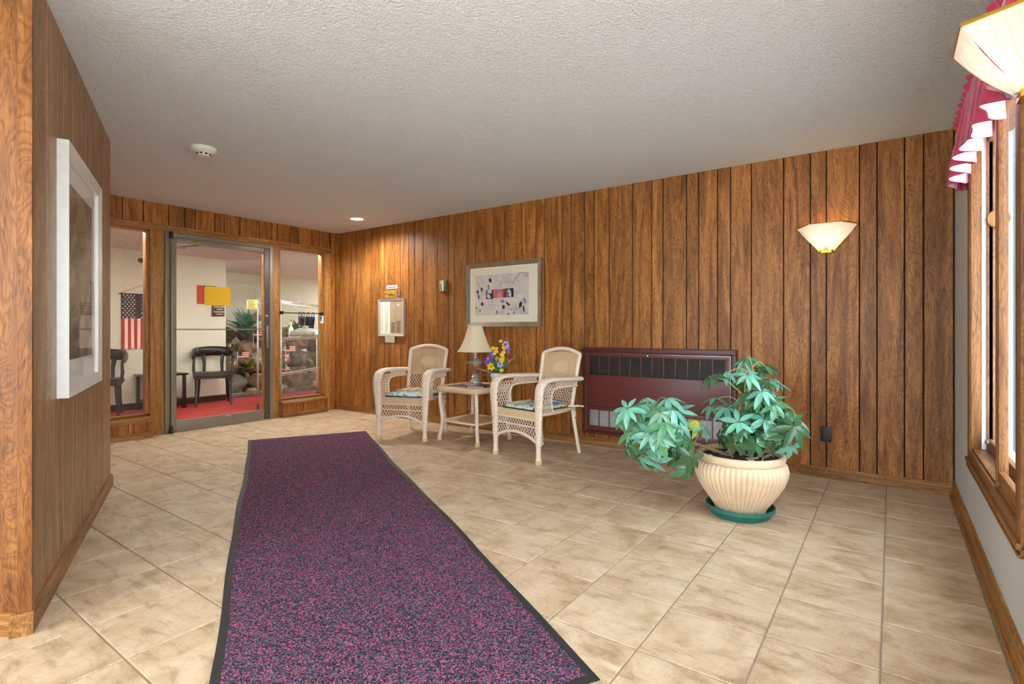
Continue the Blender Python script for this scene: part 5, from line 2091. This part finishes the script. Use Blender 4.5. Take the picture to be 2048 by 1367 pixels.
m = M()
nyv = 220
hem = lambda y: .012 * math.sin(y * 33 + 1.0)
m.patch(lambda u, v_: (vx(VY0 + (VY1 - VY0) * u, v_ * .27), VY0 + (VY1 - VY0) * u - 2.78, hem(VY0 + (VY1 - VY0) * u) * (1 - v_) + v_ * .27), nyv, 10)
m.build('drape', VAL, va, angle=70)
m = M()
m.patch(lambda u, v_: (vx(VY0 + (VY1 - VY0) * u, v_ * .27) + .0035, VY0 + (VY1 - VY0) * u - 2.78, .001 + hem(VY0 + (VY1 - VY0) * u) * (1 - v_) + v_ * .268), nyv, 10)
m.build('lining', LINING, va, angle=70)
m = M()
m.patch(lambda u, v_: (-.062 - .014 * math.sin((VY0 + (VY1 - VY0) * u) * 75) * (.4 + v_) - .012 * v_, VY0 + (VY1 - VY0) * u - 2.78, .265 + v_ * .055 + .006 * math.sin(u * 140)), nyv, 3)
m.build('heading_ruffle', VAL, va, angle=70)
m = M()
m.patch(lambda u, v_: (-.075 + .072 * u, VY1 - 2.78 + .006 * math.sin(u * 20), -.01 + .28 * v_), 8, 6)
m.build('end_return', VAL, va, angle=70)
m = M()
m.patch(lambda u, v_: (-.075 + .072 * u, VY0 - 2.78 - .006 * math.sin(u * 20), -.01 + .28 * v_), 8, 6)
m.build('end_return', VAL, va, angle=70)
M().tube([(-.055, VY0 - 2.78, .268), (-.055, VY1 - 2.78, .268)], .012, 8).build('rod', WHITEP, va)
for y in (VY0 + .02, VY1 - .02):
    M().tube([(0, y - 2.78, .268), (-.055, y - 2.78, .268)], .008, 6).build('rod_bracket', WHITEP, va)

# ================================================================== ceiling fittings
t = thing('smoke_detector', 'round white smoke detector on the stippled ceiling', 'smoke detector', (-4.105, 1.83, H))
M().lathe([(.085, 0), (.085, -.022), (.078, -.030), (.050, -.036), (.046, -.038)], 36).build('housing', WHITEP, t)
M().lathe([(.046, -.036), (.040, -.055), (.034, -.060), (.001, -.060)], 30).build('sensor_cap', WHITEP, t)
for k in range(8):
    a = 2 * PI * k / 8
    M().box(.040, .044, -.010, .010, -.052, -.042, None).xform(Matrix.Rotation(a, 4, 'Z')).build('vent_slot', BLACK, t, smooth=False)


def downlight(label, loc, watts):
    t = thing('recessed_downlight', label, 'ceiling light', loc, 0, 'recessed downlights')
    M().lathe([(.075, -.004), (.098, -.006), (.105, -.002), (.105, 0)], 32, cap=False).build('trim_ring', WHITEP, t)
    M().lathe([(.001, -.003), (.076, -.003)], 28).build('lens', DLENS, t)
    ld = bpy.data.lights.new('downlight_lamp', 'SPOT')
    ld.energy = watts
    ld.color = (1, .95, .88)
    ld.spot_size = R(165)
    ld.spot_blend = .8
    ld.shadow_soft_size = .07
    lo = bpy.data.objects.new('lamp', ld)
    COL.objects.link(lo)
    lo.parent = t
    lo.location = (0, 0, -.02)
    return t


DL = NT('lit downlight lens')
em3 = DL.n('ShaderNodeEmission')
em3.inputs[0].default_value = (1, .97, .9, 1)
em3.inputs[1].default_value = 4.0
DL.l(em3.outputs[0], DL.out.inputs[0])
DLENS = DL.m
downlight('small lit downlight near the panelled corner', (-5.23, 4.08, H), 70)
downlight('added unseen downlight by the street front side wall', (-2.3, -1.1, H), 60)  # this lamp and the next are added behind the camera as fill
downlight('added unseen downlight by the added window', (-.8, -1.1, H), 60)

# ================================================================== potted umbrella plant
PLOC = (-.737, 3.363)
t = thing('plant_saucer', 'round green plastic saucer under the ribbed plant pot', 'saucer', (PLOC[0], PLOC[1], 0))
GRS = plain('green plastic', srgb(32, 104, 92), .4, var=.08)
M().lathe([(.001, 0), (.160, 0), (.172, .030), (.188, .034), (.193, .040), (.193, .062), (.186, .062), (.182, .044), (.160, .012), (.001, .010)], 48).build('dish', GRS, t)
pp_ = thing('potted_umbrella_plant', 'umbrella plant sprawling from a ribbed cream pot', 'potted plant', (PLOC[0], PLOC[1], .011))
TERRA = plain('cream ribbed terracotta', srgb(220, 194, 160), .6, var=.1, nscale=10)
prof = [(.001, 0), (.128, 0), (.133, .012), (.150, .05), (.195, .115), (.235, .18), (.256, .235), (.260, .265), (.252, .300), (.232, .318)]
M().lathe(prof, 432, rmod=lambda a_, z: 1 + (.034 * (abs(math.cos(a_ * 27)) ** .6 - .6) if .008 < z < .316 else 0)).build('pot', TERRA, pp_, angle=75)
M().lathe([(.230, .314), (.243, .322), (.247, .340), (.243, .358), (.232, .362), (.220, .355), (.214, .335)], 56, cap=False).build('pot_rim', TERRA, pp_)
SOIL = plain('dark potting soil', srgb(60, 48, 42), .95, var=.4, nscale=60, bump=.8)
M().lathe([(.001, .335), (.12, .338), (.216, .330)], 40, cap=False).build('soil', SOIL, pp_)
BARK = [plain('pale bark chip', srgb(214, 192, 166), .8), plain('tan bark chip', srgb(176, 140, 104), .8), plain('grey bark chip', srgb(150, 140, 134), .8)]
for k in range(26):
    rr = random.Random(k + 50)
    a, r_ = rr.uniform(0, 2 * PI), rr.uniform(.06, .19)
    L, an = rr.uniform(.03, .08), rr.uniform(0, PI)
    c = Vector((r_ * math.cos(a), r_ * math.sin(a), .340))
    d = Vector((math.cos(an), math.sin(an), rr.uniform(-.05, .12))) * L * .5
    M().tube([c - d, c + d], .005, 5, lat=(0, 0, 1), flat=.0035).build('bark_chip', BARK[k % 3], pp_)
LEAFMATS = []
for nm, c in (('umbrella leaf highlight', srgb(102, 164, 140)), ('umbrella leaf green', srgb(82, 136, 96)), ('umbrella leaf shaded', srgb(52, 90, 54))):  # first and last put highlight and shade into the leaf colour
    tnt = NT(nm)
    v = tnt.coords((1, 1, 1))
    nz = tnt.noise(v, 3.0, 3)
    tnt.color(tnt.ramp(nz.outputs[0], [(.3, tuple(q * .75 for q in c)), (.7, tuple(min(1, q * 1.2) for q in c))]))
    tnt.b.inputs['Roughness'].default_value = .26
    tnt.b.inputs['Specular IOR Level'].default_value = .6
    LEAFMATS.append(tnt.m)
LEAFY = plain('yellowing leaf', srgb(182, 190, 70), .4, var=.2, nscale=4)


def leaflet_mesh(mt):
    m = M()
    vs, fs = [], []
    seg = 7
    for i in range(seg + 1):
        u = i / seg
        wv = .16 * math.sin(PI * min(1, u * .98 + .02) ** .85) ** .9
        z = -.16 * u * u - .05 * u
        if i == 0:
            wv = .012
        if i == seg:
            wv = .004
        vs += [(u, -wv, z + .04 * (wv / .16)), (u, 0, z), (u, wv, z + .04 * (wv / .16))]
    for i in range(seg):
        a_ = i * 3
        fs += [(a_, a_ + 1, a_ + 4, a_ + 3), (a_ + 1, a_ + 2, a_ + 5, a_ + 4)]
    m.add(vs, fs)
    return m.mesh('leaflet', mt, True, 80)


LM = [leaflet_mesh(mt) for mt in LEAFMATS] + [leaflet_mesh(LEAFY)]
LEAVES = [(-0.164, -0.046, 0.819), (-0.093, 0.063, 0.843), (-0.001, 0.156, 0.913), (0.047, 0.263, 0.864), (0.104, 0.204, 0.877), (0.145, 0.323, 0.789), (0.078, -0.165, 0.846), (0.124, 0.083, 0.749), (-0.17, 0.107, 0.672), (-0.036, 0.059, 0.668), (-0.022, 0.192, 0.771), (0.082, -0.121, 0.74), (0.14, 0.096, 0.801), (0.099, -0.043, 0.801), (0.186, 0.068, 0.612), (0.061, -0.007, 0.615), (0.143, -0.126, 0.711), (0.174, -0.004, 0.691), (-0.025, -0.214, 0.559), (-0.094, 0.05, 0.612), (0.035, 0.068, 0.477), (0.193, -0.117, 0.473), (0.191, 0.196, 0.559), (0.295, -0.054, 0.603), (0.24, 0.143, 0.616), (0.23, -0.106, 0.531), (0.303, -0.115, 0.57), (-0.028, 0.075, 0.61), (0.017, -0.219, 0.516), (0.037, -0.201, 0.581), (-0.132, 0.055, 0.451), (0.064, 0.142, 0.488), (0.148, -0.085, 0.593), (0.122, 0.227, 0.6), (0.297, 0.145, 0.531), (0.229, 0.165, 0.456), (0.133, -0.137, 0.486), (-0.085, 0.069, 0.445), (0.001, 0.105, 0.647), (0.027, 0.26, 0.617), (-0.507, -0.246, 0.675), (-0.301, -0.391, 0.711), (-0.418, -0.444, 0.659), (-0.467, -0.575, 0.657), (-0.36, -0.509, 0.517), (-0.307, -0.51, 0.504), (-0.258, -0.359, 0.634), (-0.29, -0.233, 0.555), (-0.272, -0.515, 0.592), (-0.206, -0.135, 0.555), (-0.483, -0.502, 0.516), (-0.361, -0.428, 0.59), (-0.352, -0.171, 0.443), (-0.25, -0.264, 0.461), (-0.401, -0.454, 0.416), (-0.394, -0.368, 0.333), (-0.258, -0.16, 0.27), (-0.162, -0.41, 0.403), (-0.547, -0.234, 0.566), (-0.297, -0.524, 0.647), (-0.326, -0.186, 0.347), (-0.246, -0.082, 0.472)]
NRIGHT = 40
_rx = random.Random(21)
for _q in range(34):
    _b = LEAVES[_rx.randrange(2, 40)] if _q < 22 else LEAVES[_rx.randrange(40, 62)]
    LEAVES.append((_b[0] + _rx.uniform(-.07, .07), _b[1] + _rx.uniform(-.07, .07), max(.36, _b[2] + _rx.uniform(-.09, .05))))
STEMB = plain('brown stem', srgb(150, 118, 84), .8, var=.2)
PET = plain('pale green petiole', srgb(150, 168, 100), .5)
toc = Vector((.214, -.976, 0)).normalized()
trunks = [
    smoothpath([(0, .02, .33), (-.01, .03, .48), (.02, .05, .66), (.05, .09, .80), (.04, .12, .88)], 6),
    smoothpath([(.06, -.02, .33), (.09, -.01, .46), (.14, .03, .60), (.17, .08, .74)], 6),
    smoothpath([(-.04, -.03, .33), (-.05, -.07, .44), (.0, -.08, .58), (.03, -.04, .70)], 6),
    smoothpath([(.09, .03, .33), (.16, .06, .42), (.24, .10, .52), (.29, .12, .58)], 6),
    smoothpath([(-.08, .0, .335), (-.20, -.08, .385), (-.30, -.15, .44), (-.40, -.22, .55), (-.44, -.24, .62)], 6),
    smoothpath([(-.22, -.09, .39), (-.36, -.20, .42), (-.48, -.30, .50), (-.52, -.33, .56)], 6),
]
for k, tr_ in enumerate(trunks):
    n_ = len(tr_)
    M().tube(tr_, lambda i: .011 - .006 * i / (n_ - 1), 8).build('stem', STEMB, pp_)
rr = random.Random(3)
nleaflet = 0
extra = {k_: M() for k_ in range(4)}
petx = M()
order = list(range(NRIGHT, 62)) + list(range(0, NRIGHT)) + list(range(62, len(LEAVES)))
for i in order:
    x, y, z = LEAVES[i]
    C_ = Vector((x, y, z - .011))
    isleft = NRIGHT <= i < 62 or i >= 84
    pool = trunks[4:] if isleft else trunks[:4]
    # nearest lower point of a stem
    best = min((q for tr_ in pool for q in tr_), key=lambda q: (q - C_).length + max(0, q.z - C_.z) * .8)
    ctr = Vector((-.40, -.22, .45)) if isleft else Vector((.08, .03, .50))
    outw = (C_ - ctr)
    outw = outw.normalized() if outw.length > 1e-4 else Vector((0, 0, 1))
    axis = (Vector((0, 0, .75)) + toc * .55 + outw * .55 + Vector((rr.uniform(-.5, .5), rr.uniform(-.5, .5), rr.uniform(-.25, .25)))).normalized()
    low = (z < .56 if not isleft else z < .48)
    if low:
        axis = (axis + Vector((outw.x * .5, outw.y * .5, -.35))).normalized()
    mid = best.lerp(C_, .5) + Vector((0, 0, .03))
    pet = M().tube([p - C_ for p in smoothpath([best, mid, C_ - axis * .01, C_], 4)], .0028, 5)
    nl = rr.choice((6, 6, 7, 7))
    if nleaflet + nl > 298:
        nl = 0
    if nl:
        lf = pet.build('leaf', PET, pp_, tuple(C_))
    else:
        petx.add([Vector(q) + C_ for q in pet.v], pet.f)
    size = rr.uniform(.092, .128) * (1.08 if isleft else 1)
    yellow = (i == NRIGHT + 9)
    mi = 3 if yellow else rr.choice((0, 0, 0, 1, 1, 2)) if not low else rr.choice((0, 1, 2, 2, 2))  # low leaves mostly take the darkest green, painting in their shade
    a0 = rr.uniform(0, 2 * PI)
    u_ = axis.orthogonal().normalized()
    w_ = axis.cross(u_)
    droop = rr.uniform(-.15, .35) + (.45 if low else 0) + (.5 if yellow else 0)
    cnt = nl if nl else 6
    for k in range(cnt):
        a_ = a0 + 2 * PI * k / cnt + rr.uniform(-.18, .18)
        d = (u_ * math.cos(a_) + w_ * math.sin(a_))
        d = (d - axis * droop + Vector((0, 0, -.28))).normalized()
        up = (axis - d * axis.dot(d)).normalized()
        s_ = d.cross(up) * -1
        sc = size * rr.uniform(.78, 1.1)
        mat3 = Matrix((d * sc, (up.cross(d)) * sc, up * sc)).transposed()
        if nl:
            o = bpy.data.objects.new('leaflet', LM[mi])
            COL.objects.link(o)
            o.parent = lf
            o.matrix_local = Matrix.Translation(d * .006) @ mat3.to_4x4()
            nleaflet += 1
        else:
            ex = extra[mi]
            off = len(ex.v)
            me = LM[mi]
            ex.v.extend([tuple(C_ + d * .006 + mat3 @ q.co) for q in me.vertices])
            ex.f.extend([tuple(off + q for q in p.vertices) for p in me.polygons])
for k_, ex in extra.items():
    if ex.v:
        stuff(ex.build('foliage', (LEAFMATS + [LEAFY])[k_], pp_))
if petx.v:
    stuff(petx.build('petioles', PET, pp_))
